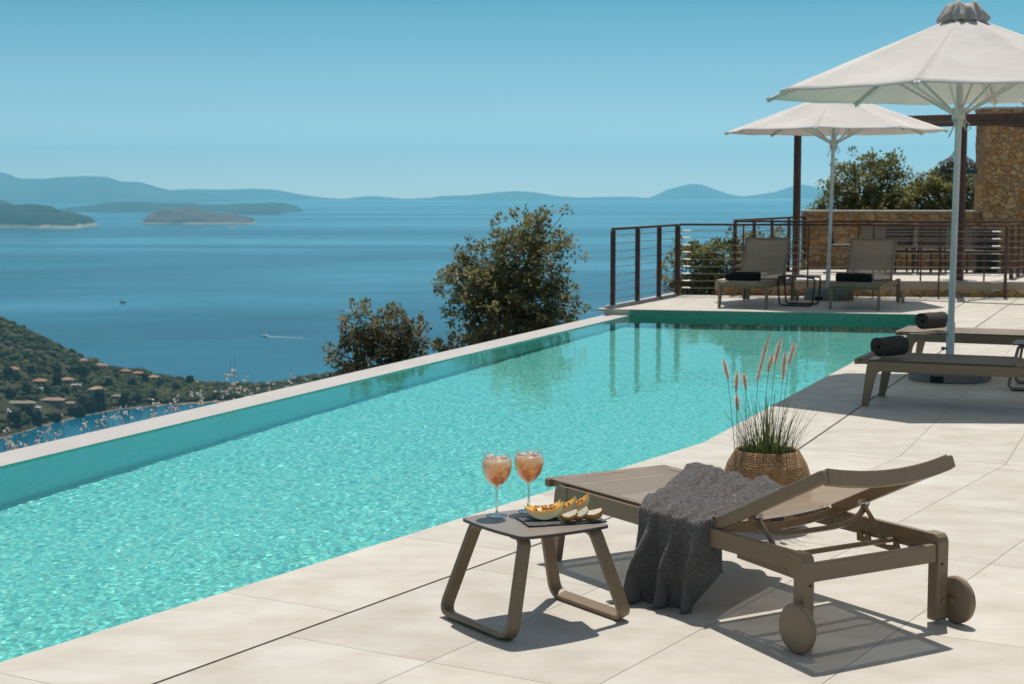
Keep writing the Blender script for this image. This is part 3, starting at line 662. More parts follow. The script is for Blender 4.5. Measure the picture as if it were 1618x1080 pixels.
# ---- the slope that drops away under the terrace
mb = MB(); ns, nr = 90, 40
for i in range(ns):
    yy = -45 + 100 * i / (ns - 1); p = LOUT(yy)
    for j in range(nr):
        r = 420 * (j / (nr - 1)) ** 2.2
        q = p + Vector((-EI.y, EI.x)) * (r - .1)
        if yy > 21.5:
            pass
        z = -1.15 - max(0, yy - 23) * .45 - .50 * r + .5 * min(1, r / 6) * noise.fractal(Vector((q.x / 5, q.y / 5, 0)), 1, 2, 4)
        mb.v.append((q.x, q.y, max(z, SEA - 3)))
mb.f = [(i * nr + j, (i + 1) * nr + j, (i + 1) * nr + j + 1, i * nr + j + 1) for i in range(ns - 1) for j in range(nr - 1)]
M_SLOPE = pmat('dry_hillside', (.14, .11, .07), .95, var=.4, scale=.8, bump=.6, bscale=6)
tag(mb.build('hillside', M_SLOPE, smooth=True), kind='structure')
mb = MB(); mb.add([(x, y, z) for x, y, z in ((0, 24.5, -1.6), (30, 20.8, -1.6), (60, 80, -26), (14, 80, -32), (-2, 40, -12))], [(0, 1, 2, 3, 4)])
tag(mb.build('hillside', M_SLOPE), kind='structure')
# ---- boats
M_HULL = pmat('boat_white', (.75, .75, .74), .4); M_HULLD = pmat('boat_navy', (.03, .04, .06), .4); M_WAKE = pmat('wake_foam', (.75, .80, .82), .8, var=.2, scale=.3)
def hull(mb, l, wd, h, z=0):
    st = [(-.5, .38, 1), (-.3, .48, 1), (0, .5, 1), (.25, .40, 1.05), (.42, .2, 1.15), (.5, .01, 1.25)]
    vs = []
    for a, b, c in st: vs += [(a * l, -b * wd, z + h * c), (a * l * .97, -b * wd * .6, z - .3), (a * l * .97, b * wd * .6, z - .3), (a * l, b * wd, z + h * c)]
    fs = [(0, 1, 2, 3)]
    for i in range(len(st) - 1):
        a = i * 4; fs += [(a, a + 4, a + 5, a + 1), (a + 1, a + 5, a + 6, a + 2), (a + 2, a + 6, a + 7, a + 3), (a, a + 3, a + 7, a + 4)]
    mb.add(vs, fs)
def seapt(px, py):
    p = at(px, py, 1000); d = (p - Vector((0, 0, EYE))); t = (SEA - EYE) / d.z; return Vector((0, 0, EYE)) + d * t
p = seapt(194, 477.5); b = empty('sailing_boat', p, R(170), 'small dark sailing boat with bare mast alone on the open water', 'boat')
mb = MB(); hull(mb, 9, 3, 1.3); mb.build('hull', M_HULLD, b)
mb = MB(); mb.box((-.6, 0, 1.7), (3.6, 1.9, 1.0)); mb.build('cabin', M_HULL, b, bevel=.15)
mb = MB(); mb.tube([(.6, 0, .8), (.6, 0, 11)], .14, 6); mb.build('mast', M_BLACK, b)
mb = MB(); mb.tube([(.6, 0, 2.6), (-3.6, 0, 2.7)], .2, 6); mb.build('boom', M_HULL, b)
def motorboat(px, py, rz, ln, lab, wl):
    p = seapt(px, py); b = empty('motor_boat', p, rz, lab, 'boat', 'motor boats under way')
    mb = MB(); hull(mb, ln, ln * .36, 1.0); mb.build('hull', M_HULL, b)
    mb = MB(); mb.box((-.3, 0, 1.5), (ln * .3, ln * .22, 1.1)); mb.build('cabin', M_HULL, b, bevel=.15)
    q = MB(); vs = []; fs = []
    nk = 26
    for i in range(nk):
        t = i / (nk - 1); x = -ln * .4 - wl * t; wv = .6 + (1 - t) * 1.1
        for s in (-1, 1):
            yv = s * (.8 + t * wl * .05)
            vs += [(x, yv - wv * .4, .06), (x, yv + wv * .4, .06)]
        if i: a = (i - 1) * 4; fs += [(a, a + 4, a + 5, a + 1), (a + 2, a + 6, a + 7, a + 3)]
    q.add(vs, fs); o = q.build('wake', M_WAKE); o.matrix_world = Matrix.Translation(p) @ Matrix.Rotation(rz, 4, 'Z'); tag(o, kind='stuff')
motorboat(419, 531, R(152), 8, 'white motor boat trailing a long wake left of the two leaning bushes', 46)
motorboat(541, 490, R(178), 7, 'white motor boat just above the smaller bush, half lost in its foam', 40)

# ---- air
mb = MB(); mb.box((0, 0, 250), (54000, 54000, 804))
hz, nt_, b_ = newmat('sea_haze'); nt_.nodes.remove(b_)
pv = nt_.nodes.new('ShaderNodeVolumePrincipled'); pv.inputs['Color'].default_value = (.32, .80, 1.0, 1); pv.inputs['Density'].default_value = 7.0e-5; pv.inputs['Anisotropy'].default_value = 0.3
nt_.links.new(pv.outputs[0], nt_.nodes['Material Output'].inputs['Volume'])
haze = tag(mb.build('haze', hz), kind='stuff')
#@@NEXT
# ------------------------------------------------------------------ sun loungers
HW = .325                        # half width of the frame
def sag_grid(fn, nu, nv, th=.008):
    """thin sheet from fn(u, v), u, v in 0..1, with thickness"""
    vs = []; fs = []
    if th < .007:                   # woven fabric: a single sheet
        return ([Vector(fn(i / (nu - 1), j / (nv - 1))) for i in range(nu) for j in range(nv)],
                [(i * nv + j, (i + 1) * nv + j, (i + 1) * nv + j + 1, i * nv + j + 1) for i in range(nu - 1) for j in range(nv - 1)])
    for s in (0, 1):
        for i in range(nu):
            for j in range(nv):
                p = Vector(fn(i / (nu - 1), j / (nv - 1))); vs.append(p - Vector((0, 0, th * s)))
    n = nu * nv
    for i in range(nu - 1):
        for j in range(nv - 1):
            a = i * nv + j
            fs.append((a, a + nv, a + nv + 1, a + 1)); fs.append((n + a, n + a + 1, n + a + nv + 1, n + a + nv))
    for i in range(nu - 1):
        for j in (0, nv - 1):
            a = i * nv + j; q = (a, a + nv, n + a + nv, n + a); fs.append(q if j else q[::-1])
    for j in range(nv - 1):
        for i in (0, nu - 1):
            a = i * nv + j; q = (a, a + 1, n + a + 1, n + a); fs.append(q if i == 0 else q[::-1])
    return vs, fs
def make_lounger(loc, rz, ang, label, group, brace=True):
    t = empty('sun_lounger', loc, rz, label, 'sun lounger', group)
    XR = 1.55; ZT = .328; ZB = .258
    for s in (-1, 1):
        y = s * (HW - .012)
        # side rail
        mb = MB(); mb.box((XR / 2 + .01, y, (ZT + ZB) / 2), (XR - .055, .024, ZT - ZB)); mb.build('side_rail', M_TAUPE, t, bevel=.004)
        # foot leg: a bent flat bar, rounded where it turns into the rail
        mb = MB()
        out = [(-.045, 0), (.004, 0), (.052, .215), (.062, .24), (.085, .258), (.085, ZT), (.03, ZT), (.008, ZT - .006), (-.006, ZT - .02), (-.012, ZT - .045)]
        M = Matrix(((1, 0, 0, 0), (0, 0, 1, y), (0, 1, 0, 0), (0, 0, 0, 1)))
        mb.prism([(x, z) for x, z in out], -.017, .017, M); mb.build('leg', M_TAUPE, t, bevel=.005)
        # head leg with its rounded cap, narrower below, carrying the wheel outside
        mb = MB()
        out = [(XR - .028, .012), (XR + .022, .012), (XR + .024, .30), (XR + .018, .318), (XR + .004, ZT + .003), (XR - .055, ZT + .003), (XR - .055, ZB), (XR - .028, ZB - .01)]
        mb.prism(out, -.027, .027, Matrix(((1, 0, 0, 0), (0, 0, 1, s * (HW - .006)), (0, 1, 0, 0), (0, 0, 0, 1)))); lg = mb.build('leg', M_TAUPE, t, bevel=.006, seg=3)
        mb = MB(); mb.tube([(XR + .03, s * (HW - .006), .085), (XR + .021, s * (HW - .006), .085)], .009, 10); mb.build('bolt', M_STEEL, lg)
        mb = MB(); mb.tube([(XR + .0225, s * (HW - .012), .222), (XR + .0245, s * (HW - .012), .222)], .0055, 8); mb.build('screw_hole', M_DARK, lg)
        # wheel
        wy = s * (HW + .052)
        prof = [(.004, -.017), (.070, -.017), (.080, -.014), (.086, -.007), (.086, .007), (.080, .014), (.070, .017), (.004, .017)]
        mb = MB(); Mw = Matrix.Translation((XR + .035, wy, .086)) @ Matrix.Rotation(PI / 2, 4, 'X'); mb.lathe(prof, 40, M=Mw); wh = mb.build('wheel', M_WHEEL, t, auto=30)
        mb = MB(); mb.tube([(XR + .035, s * (HW + .018), .086), (XR + .035, s * (HW + .04), .086)], .014, 12); mb.build('axle', M_TAUPE, wh)
        # toothed rack for the back rest
        mb = MB(); pts = [(1.16, .236), (1.50, .222), (1.50, .252), (1.488, .258), (1.476, .252), (1.468, .240)]
        for k in range(4):
            x = 1.43 - k * .075
            pts += [(x + .028, .246), (x + .018, .268), (x + .004, .272), (x - .004, .262), (x - .004, .252)]
        pts += [(1.19, .256), (1.182, .274), (1.166, .276), (1.158, .264)]
        mb.prism(pts, -.004, .004, Matrix(((1, 0, 0, 0), (0, 0, 1, s * (HW - .034)), (0, 1, 0, 0), (0, 0, 0, 1)))); mb.build('rack', M_TAUPE, t)
    mb = MB(); mb.box((XR + .004, 0, .262), (.024, 2 * HW - .066, .066)); mb.build('end_rail', M_TAUPE, t, bevel=.004)
    mb = MB(); mb.box((.022, 0, .287), (.024, 2 * HW - .05, .062)); mb.build('end_rail', M_TAUPE, t, bevel=.004)
    # seat: fabric stretched over two side tubes that overhang the feet
    XS, XE = -.085, 1.00; wy = HW - .022; ws = HW - .043
    sf = MB()
    for s in (-1, 1): sf.sweep([(XS, s * ws, ZT - .006), (XE, s * ws, ZT - .006)], .032, .036)
    sf.sweep([(XS + .0, -HW + .004, ZT - .006), (XS + .0, HW - .004, ZT - .006)], .034, .036)
    sf.build('seat_frame', M_TAUPE, t, bevel=.007)
    def seat(u, v):
        y = (v * 2 - 1); k = (1 - y * y); e = min(1, u * 9)
        return (XS - .015 + (XE - XS + .012) * u, y * (HW - .012), ZT + .0135 - .020 * k * e)
    vs, fs = sag_grid(seat, 24, 13, .006); mb = MB(); mb.add(vs, fs); mb.build('seat_sling', M_SLING, t, smooth=False, auto=40)
    # back rest, hinged at the head end of the seat
    HX, HZ, LB = 1.02, ZT + .006, .66
    ca, sa = math.cos(ang), math.sin(ang)
    def bk(d, y, n): return Vector((HX + d * ca - n * sa, y, HZ + d * sa + n * ca))
    for s in (-1, 1):
        mb = MB(); mb.sweep([bk(0, s * (wy - .006), -.006), bk(LB, s * (wy - .006), -.006)], .03, .046, (-sa, 0, ca))
        mb.build('back_rail', M_TAUPE, t, bevel=.006)
    arc = [bk(LB - .012, -wy + .016 + (2 * wy - .032) * k / 16, -.006 - .030 * (1 - (k / 8 - 1) ** 2)) for k in range(17)]
    mb = MB(); mb.sweep(arc, .030, .056, (-sa, 0, ca)); mb.build('head_bar', M_TAUPE, t, bevel=.004)
    arc = [bk(.012, -wy + .016 + (2 * wy - .032) * k / 16, -.010 - .03 * (1 - (k / 8 - 1) ** 2)) for k in range(17)]
    mb = MB(); mb.sweep(arc, .024, .030, (-sa, 0, ca)); mb.build('hinge_bar', M_TAUPE, t, bevel=.004)
    def back(u, v):
        y = v * 2 - 1; k = 1 - y * y
        return bk(.004 + (LB - .006) * u, y * (wy - .012), .017 - k * (.029 * (.35 + .65 * u)))
    vs, fs = sag_grid(back, 20, 15, .006); mb = MB(); mb.add(vs, fs); mb.build('back_sling', M_BACKSLING, t, auto=40)
    # curved brace under the back rest, two struts and the bar that drops into the racks
    dm = .20 if ang < .8 else .36
    arc = [bk(dm, -wy + .02 + (2 * wy - .04) * k / 16, -.030 - .075 * (1 - (k / 8 - 1) ** 4)) for k in range(17)]
    mb = MB(); mb.sweep(arc, .028, .018, (-sa, 0, ca)); mb.build('brace', M_TAUPE, t, bevel=.004)
    bx, bz = (1.345, .272) if ang < .8 else (1.44, .268)
    for s in (-1, 1):
        mb = MB(); top = bk(dm + .01, s * (wy - .05), -.03); mb.tube([top, (bx, s * (wy - .05), bz)], .0085, 10); st = mb.build('strut', M_TAUPE, t, smooth=True)
        mb = MB(); mb.tube([top + Vector((0, s * .02, 0)), top - Vector((0, s * .014, 0))], .013, 10); mb.build('pivot_bolt', M_STEEL, st, auto=40)
    mb = MB(); mb.tube([(bx, -wy + .005, bz), (bx, wy - .005, bz)], .010, 12); mb.build('support_bar', M_TAUPE, t, auto=40)
    return t
def lounger_root(foot_near, d):
    """root = middle between the foot legs; d = direction from feet to head"""
    rz = math.atan2(d.y, d.x); n = Vector((-d.y, d.x)); p = foot_near + n * HW
    return (p.x, p.y, 0), rz
D1 = Vector((.52, -.854)).normalized()
loc1, rz1 = lounger_root(Vector((.187, 6.817)), D1)
LG = 'taupe sun loungers around the pool'
front = make_lounger(loc1, rz1, R(24.8), 'nearest taupe sun lounger, wheels towards the viewer, a grey towel thrown across it', LG)
D2 = Vector((.915, -.40)).normalized()
loc2, rz2 = lounger_root(Vector((2.565, 11.74)), D2)
make_lounger(loc2, rz2, R(24), 'shaded lounger in front of the heavy parasol base, rolled charcoal towel on its foot end', LG)
loc3, rz3 = lounger_root(Vector((3.40, 14.05)), D2)
make_lounger(loc3, rz3, R(24), 'sunlit lounger behind the pole of the big parasol, rolled towel on its foot end', LG)
def back_lounger(a, b, ang, label):
    n = (b - a).normalized(); d = Vector((-n.y, n.x)); d = EF.copy()
    m = (a + b) / 2; return make_lounger((m.x, m.y, 0), math.atan2(d.y, d.x), ang, label, LG), m, d
bl1, m1, d1 = back_lounger(Vector((2.695, 21.60)), Vector((3.38, 21.44)), R(57), 'far lounger nearer the sea, its raised back rest half in sun')
bl2, m2, d2 = back_lounger(Vector((4.105, 21.33)), Vector((4.785, 21.13)), R(57), 'far lounger on the right of the low black table, raised back rest fully in shade')

# ------------------------------------------------------------------ rolled towels
def rolled_towel(loc, rz, rad, ln, mat, label, turns=3.2, group='rolled towels on the loungers', seed=0):
    t = empty('rolled_towel', loc, rz, label, 'towel', group)
    mb = MB(); n = 110; th = rad / (turns + .6) * .98; vs = []; fs = []; ml = 9
    def prof(k):
        a = k / (n - 1) * turns * 2 * PI; r = rad * .16 + (rad * .84 - th * .3) * (k / (n - 1)) ** .92
        r *= 1 + .045 * math.sin(a * 1.7 + seed) + .03 * math.sin(a * 2.9 + 2 * seed)
        return a + 2.4, r
    for i in range(ml):
        yb = -ln / 2 + ln * i / (ml - 1)
        for k in range(n):
            a, r = prof(k); e = .006 * noise.noise(Vector((k * .2, yb * 9, seed)))
            yy = yb + (0.012 * noise.noise(Vector((k * .12, seed, 5))) + .012 * (k / n - .5)) * (1 if i == 0 else -1 if i == ml - 1 else 0)
            for s in (-.5, .5):
                q = r + s * th * .72 + (e if s > 0 else 0); vs.append((q * math.cos(a), yy, rad + q * math.sin(a) * .93))
    W = n * 2
    for i in range(ml - 1):
        for k in range(n - 1):
            a = i * W + k * 2; b = a + W
            fs += [(a + 1, a + 3, b + 3, b + 1), (a, b, b + 2, a + 2)]
        a = i * W; fs.append((a, a + 1, a + W + 1, a + W)); a = i * W + (n - 1) * 2; fs.append((a, a + W, a + W + 1, a + 1))
    for k in range(n - 1):
        a = k * 2; fs.append((a, a + 2, a + 3, a + 1)); a = (ml - 1) * W + k * 2; fs.append((a, a + 1, a + 3, a + 2))
    mb.add(vs, fs); o = mb.build('towel_roll', mat, t, auto=60)
    return t
def on_lounger(loc, rz, x, y, z=.337): 
    v = Matrix.Rotation(rz, 3, 'Z') @ Vector((x, y, 0)); return (loc[0] + v.x, loc[1] + v.y, z)
rolled_towel(on_lounger(loc2, rz2, .10, -.03, .332), rz2 - R(30), .083, .26, M_ROLL, 'charcoal rolled towel on the shaded lounger in front of the parasol base', seed=1)
rolled_towel(on_lounger(loc3, rz3, .16, .0, .332), rz3 - R(28), .083, .30, M_ROLL, 'dark grey rolled towel on the sunlit lounger, crossed by the parasol pole', seed=2)
for m_, d_, lab, sx in ((m1, d1, 'black rolled towel on the foot of the far lounger nearer the sea', 4), (m2, d2, 'black rolled towel on the foot of the far lounger right of the black table', 5)):
    p = m_ + d_ * .17 + Vector((-d_.y, d_.x)) * .045
    rolled_towel((p.x, p.y, .332), math.atan2(d_.y, d_.x), .073, .46, M_ROLLD, lab, seed=sx)

# ------------------------------------------------------------------ low tables with trapezoid loop legs
def table_top_poly(a, b, n=14, bulge=.016, rad=.028):
    pts = []
    C = [(-a, -b), (a, -b), (a, b), (-a, b)]
    for k in range(4):
        p = Vector(C[k]); q = Vector(C[(k + 1) % 4]); nrm = Vector(((q - p).y, -(q - p).x)).normalized()
        for i in range(n):
            t = .07 + .86 * i / (n - 1); pts.append(p + (q - p) * t + nrm * bulge * (1 - (2 * t - 1) ** 2))
        r_ = Vector(C[(k + 1) % 4]); s_ = Vector(C[(k + 2) % 4]); n2 = Vector(((s_ - r_).y, -(s_ - r_).x)).normalized()
        p0 = pts[-1]; p1 = r_ + (s_ - r_) * .07 + n2 * bulge * (1 - (2 * .07 - 1) ** 2)
        for j in range(1, 5):
            t = j / 5; pts.append(p0 * (1 - t) ** 2 + r_ * 2 * t * (1 - t) + p1 * t * t)
    return [(p.x, p.y) for p in pts]
def side_table(loc, rz, label, group, h=.362):
    t = empty('side_table', loc, rz, label, 'side table', group)
    poly = table_top_poly(.205, .19)
    mb = MB(); mb.prism(poly, h - .0105, h - .0015); tp = mb.build('table_top', M_EDGE, t)
    mb = MB(); mb.prism([(x * .985, y * .985) for x, y in poly], h - .0014, h); mb.build('laminate', M_GREYTOP, tp)
    for s in (-1, 1):
        yb, yt = s * .255, s * .150; zt = h - .016
        def P(x, z):
            k = z / zt; return Vector((x, yb + (yt - yb) * k, z))
        path = fillet([P(-.10, zt - .004), P(-.160, zt - .004), P(-.225, .014), P(.225, .014), P(.160, zt - .004), P(.10, zt - .004)], .055, 7)
        nrm = Vector((0, s * 1.0, (yb - yt) * s * -1 / zt * -1)).normalized()
        q = MB(); fr = []
        # sweep a flat bar whose wide side is square to the loop's plane
        plane_n = (P(1, 0) - P(0, 0)).cross(P(0, zt) - P(0, 0)).normalized()
        q.sweep(path, .020, .050, plane_n); q.build('leg', M_TAUPE, t, auto=35, bevel=.004)
    return t
TA = R(-56.5)
tc_ = Vector((.083, 5.885))
table = side_table((tc_.x, tc_.y, 0), TA, 'low taupe side table carrying two cocktails and a slate of melon', 'low trapezoid side tables')
side_table((4.17, 12.83, 0), rz2, 'low side table between the two loungers under the big parasol, cut off at the right', 'low trapezoid side tables')
# low black table between the far loungers
t = empty('low_table', (3.86, 22.0, 0), math.atan2(d2.y, d2.x), 'low black metal table between the two far loungers', 'side table')
mb = MB(); mb.box((0, 0, .392), (.46, .50, .014)); mb.build('table_top', M_BLACK, t, bevel=.003)
for s in (-1, 1):
    mb = MB(); mb.tube(fillet([(s * .19, -.14, .38), (s * .19, -.25, .38), (s * .20, -.22, .012), (s * .20, .22, .012), (s * .19, .25, .38), (s * .19, .14, .38)], .05), .012, 10); mb.build('leg', M_BLACK, t, smooth=True)

# ------------------------------------------------------------------ parasols
def make_parasol(loc, rot0, label, lean=0.0, RAD=1.62, rim=2.33, apex=2.97):
    t = empty('parasol', loc, 0, label, 'parasol', 'off-white pole parasols')
    # base
    prof = [(.30, 0), (.325, .004), (.325, .03), (.305, .145), (.295, .158), (.27, .162), (.06, .166), (.05, .166)]
    mb = MB(); mb.lathe(prof, 56); bs = mb.build('base', M_BASE, t, auto=35)
    for a in (R(-122), R(-2), R(118)):
        mb = MB(); Mr = Matrix.Rotation(a, 4, 'Z')
        mb.box((.318, 0, .034), (.03, .11, .05), M=Mr); mb.build('handle_recess', M_DARK, bs, bevel=.006)
    tilt = Vector((lean, 0, 1)).normalized()
    X = lambda z: Vector((lean * z, 0, z))
    mb = MB(); mb.tube([X(.1), X(apex - .02)], .0265, 16); mb.build('pole', M_POLE, t, auto=40)
    mb = MB(); mb.tube([X(.16), X(.47), X(.475)], [.034, .034, .030], 16); sl = mb.build('sleeve', M_POLE, t, auto=40)
    for z in (.26, .38):
        mb = MB(); mb.tube([X(z) + Vector((-.03, -.012, 0)), X(z) + Vector((-.062, -.024, 0))], .009, 8); mb.tube([X(z) + Vector((-.055, -.021, 0)), X(z) + Vector((-.072, -.028, 0))], .016, 8); mb.build('clamp_knob', M_BASE, sl)
    zh = rim - .16
    mb = MB(); mb.tube([X(zh - .10), X(zh - .05), X(zh - .045), X(zh + .05)], [.040, .040, .056, .056], 16); mb.build('hub', M_RIB, t, auto=40)
    top = X(apex)
    corners = [Vector((RAD * math.cos(rot0 + k * PI / 4), RAD * math.sin(rot0 + k * PI / 4), rim)) + X(0) + Vector((lean * rim, 0, 0)) for k in range(8)]
    # canopy: eight panels, taut over the ribs, slack between them
    NU, NV = 16, 11; vs = []; fs = []
    mb = MB()
    for k in range(8):
        a, b = corners[k], corners[(k + 1) % 8]
        base = len(mb.v); pv = []
        for i in range(NU):
            u = i / (NU - 1)
            for j in range(NV):
                v = j / (NV - 1)
                e = a + (b - a) * v
                p = top + (e - top) * u
                p.z += -.035 * math.sin(PI * u) * 0
                sl_ = math.sin(PI * v)
                p.z -= sl_ * (.055 * math.sin(PI * u) * u ** .5 + .012 * u ** 3)
                c = (a + b) / 2; inw = Vector((-(c.x - top.x), -(c.y - top.y), 0)).normalized()
                p += inw * .018 * sl_ * u ** 3
                p.z += .012 * noise.noise(Vector((k * 5 + v * 3, u * 4, 1))) * sl_
                pv.append(p)
        mb.add(pv, [(i * NV + j, i * NV + j + 1, (i + 1) * NV + j + 1, (i + 1) * NV + j) for i in range(NU - 1) for j in range(NV - 1)][0:])
    cp = mb.build('canopy', M_CANVAS, t, smooth=True)
    so = cp.modifiers.new('thickness', 'SOLIDIFY'); so.thickness = .003
    for k in range(8):
        c = corners[k]; dv = (c - top); s0 = top + dv * .06 - Vector((0, 0, .022)); s1 = top + dv * .995 - Vector((0, 0, .024))
        mb = MB(); mb.sweep([s0, s1], .016, .026); rb = mb.build('rib', M_RIB, t)
        mid = top + dv * .50 - Vector((0, 0, .036)); hp = X(zh) + Vector((dv.x, dv.y, 0)).normalized() * .05
        mb = MB(); mb.sweep([hp, mid], .013, .020); mb.build('strut', M_RIB, rb)
        mb = MB(); mb.box((0, 0, 0), (.05, .05, .012), M=Matrix.Translation(top + dv * .985 + Vector((0, 0, -.004))) @ Matrix.Rotation(math.atan2(dv.y, dv.x), 4, 'Z') @ Matrix.Rotation(math.atan(.42), 4, 'Y')); mb.build('corner_pocket', M_CANVAS, cp, bevel=.004)
    # pleated vent cap
    pr = [(.175, -.085), (.184, -.065), (.172, -.03), (.150, .005), (.128, .035), (.108, .055), (.06, .064), (.001, .064)]
    def wob(a, i):
        k = [1.1, 1, .85, .6, .4, .25, .1, 0][i]
        return 1 + k * (.13 * math.sin(9 * a + .5 + i * .25) + .10 * math.sin(14 * a + 2 - i * .3) + .05 * math.sin(23 * a + i))
    mb = MB(); mb.lathe(pr, 120, c=(top.x, top.y, top.z + .02), wob=wob, caps=False)
    mb.v = [(x, y, z + .035 * noise.noise(Vector((x * 17, y * 17, z * 12)))) for x, y, z in mb.v]
    vc = mb.build('vent_cap', M_CAP, t, smooth=True); so = vc.modifiers.new('thickness', 'SOLIDIFY'); so.thickness = .003
    # loop of cord tied under the hub
    mb = MB(); z0 = zh - .05
    mb.tube([X(z0) + Vector((.05 * math.cos(a), .05 * math.sin(a), .004 * math.sin(3 * a))) for a in [2 * PI * i / 20 for i in range(20)]], .006, 6, closed=True)
    mb.tube([X(z0) + Vector(q) for q in ((.04, -.035, 0), (.07, -.05, -.03), (.085, -.05, -.07), (.06, -.05, -.09), (.035, -.045, -.06), (.045, -.04, 0), (.05, -.04, .05), (.07, -.04, .09))], .006, 6)
    mb.tube([X(z0) + Vector(q) for q in ((-.035, -.04, 0), (-.05, -.05, -.05), (-.075, -.05, -.10), (-.09, -.05, -.14))], .006, 6)
    mb.build('cord', M_CORD, t, smooth=True)
    return t
make_parasol((3.60, 13.42, 0), R(154), 'big off-white parasol on the right, its canopy cut by the frame, grey disc base', lean=.013)
make_parasol((4.47, 23.2, 0), R(160), 'farther off-white parasol between the two far loungers', lean=.022, RAD=1.56, rim=2.36, apex=2.92)
#@@NEXT
# ------------------------------------------------------------------ patio terrace, stone walls, pergola
PZ = .225
RIS = lambda x: 24.16 - (x - 2.454) * .1215 + .075
mb = MB(); P_ = [(3.05, RIS(3.05) + .02), (12.5, RIS(12.5) + .02), (12.5, 27.1), (4.75, 27.75)]
mb.prism(P_[::1], -1.8, PZ - .03)
tag(mb.build('patio_base', M_WALLP), kind='structure')
mb = MB()
mb.prism([(3.02, RIS(3.02)), (12.5, RIS(12.5)), (12.5, 27.1), (4.72, 27.8)], PZ - .028, PZ); tag(mb.build('patio', M_PATIO), kind='structure')
# riser faced with rubble below a plain plastered band
rs_ = empty('patio_step', (0, 0, 0), 0, 'low step up to the patio, plastered above, rubble stone below', 'retaining wall')
mb = MB(); mb.prism([(3.0, RIS(3.0) - .02), (12.5, RIS(12.5) - .02), (12.5, RIS(12.5) + .018), (3.0, RIS(3.0) + .018)], -.6, .105); mb.build('stone_face', stonemat('riser_stone', 6.5, 1.15), rs_)
mb = MB(); mb.prism([(3.0, RIS(3.0) - .014), (12.5, RIS(12.5) - .014), (12.5, RIS(12.5) + .018), (3.0, RIS(3.0) + .018)], .1055, PZ - .0285); mb.build('plaster_band', pmat('riser_plaster', (.42, .33, .24), .85, var=.12, scale=3), rs_)

BW = lambda x: 27.6 - (x - 4.9) * .115
lw = empty('low_stone_wall', (0, 0, 0), 0, 'long low rubble wall with a pale cap at the back of the patio', 'stone wall')
mb = MB(); mb.prism([(4.88, BW(4.88)), (7.83, BW(7.83)), (7.83, BW(7.83) + .42), (4.93, BW(4.9) + .42)], -1.5, 1.165); mb.build('wall', M_STONE, lw, bevel=.02)
mb = MB(); mb.prism([(4.90, BW(4.88) + .012), (7.83, BW(7.83) + .012), (7.83, BW(7.83) + .44), (4.92, BW(4.9) + .44)], 1.1655, 1.20); mb.build('cap', pmat('lime_cap', (.52, .46, .38), .9, var=.12, scale=5, bump=.4, bscale=30), lw, bevel=.008)
mb = MB(); mb.prism([(5.85, BW(5.85) - .03), (7.78, BW(7.78) - .03), (7.78, BW(7.78) - .003), (5.85, BW(5.85) - .003)], .62, .90); mb.build('grey_panel', pmat('grey_plaster_panel', (.24, .20, .165), .85, var=.1, scale=3), lw)
tw = empty('tall_stone_wall', (0, 0, 0), 0, 'tall golden rubble-stone wall at the right edge, reaching above the pergola beam', 'stone wall')
rgw = random.Random(3)
mb = MB(); edge = [(7.775 + rgw.uniform(-.02, .02), z) for z in np.linspace(-1.2, 2.86, 22)]
vs = []; fs = []
for x, z in edge:
    vs += [(x, BW(7.78) - .10, z), (12.6, BW(12.6) - .10, z), (12.6, BW(12.6) + .5, z), (x + .02, BW(7.8) + .5, z)]
n = len(edge)
for i in range(n - 1):
    a = i * 4; fs += [(a + k, a + (k + 1) % 4, a + 4 + (k + 1) % 4, a + 4 + k) for k in range(4)]
fs += [(3, 2, 1, 0), tuple((n - 1) * 4 + k for k in range(4))]
mb.add(vs, fs); mb.build('wall', M_STONE2, tw)
mb = MB(); mb.prism([(7.76, BW(7.76) - .13), (12.6, BW(12.6) - .13), (12.6, BW(12.6) + .53), (7.76, BW(7.76) + .53)], 2.862, 2.90); mb.build('cap', M_WALLP, tw, bevel=.006)

pg = empty('pergola', (0, 0, 0), 0, 'rust-brown steel pergola, two slim posts carrying a stepped beam', 'pergola')
p1, p2 = Vector((4.38, 25.3)), Vector((6.50, 23.78)); dv = (p2 - p1).normalized(); pn = Vector((-dv.y, dv.x))
p3 = p2 + dv * 2.2; p4 = p1 + pn * 3.0
ZB0, ZB1 = 2.46, 2.63
arz = math.atan2(dv.y, dv.x)
for p in (p1, p2):
    mb = MB(); mb.box((0, 0, (PZ + ZB0) / 2), (.088, .088, ZB0 - PZ), M=Matrix.Translation((p.x, p.y, 0)) @ Matrix.Rotation(arz, 4, 'Z')); po = mb.build('post', M_RUST, pg, bevel=.004)
    mb = MB(); mb.box((0, 0, PZ + .008), (.17, .17, .014), M=Matrix.Translation((p.x, p.y, 0)) @ Matrix.Rotation(arz, 4, 'Z')); mb.build('foot_plate', pmat('zinc', (.35, .36, .37), .4, metal=.6), po)
mb = MB(); a = p1 - dv * .05; mb.box((0, 0, 0), ((p3 - a).length, .05, .10), M=Matrix.Translation((*((a + p3) / 2), ZB1 - .05)) @ Matrix.Rotation(arz, 4, 'Z')); mb.build('beam', M_RUST, pg, bevel=.003)
mb = MB(); mb.box((0, .035, 0), ((p3 - a).length, .12, .066), M=Matrix.Translation((*((a + p3) / 2), ZB0 + .034)) @ Matrix.Rotation(arz, 4, 'Z')); mb.build('lower_beam', M_RUST, pg, bevel=.003)
mb = MB(); q = p2 + pn * 1.65; mb.box((0, 0, 0), (3.3, .05, .12), M=Matrix.Translation((q.x, q.y, ZB1 - .06)) @ Matrix.Rotation(arz + PI / 2, 4, 'Z')); mb.build('cross_beam', M_RUST, pg, bevel=.003)

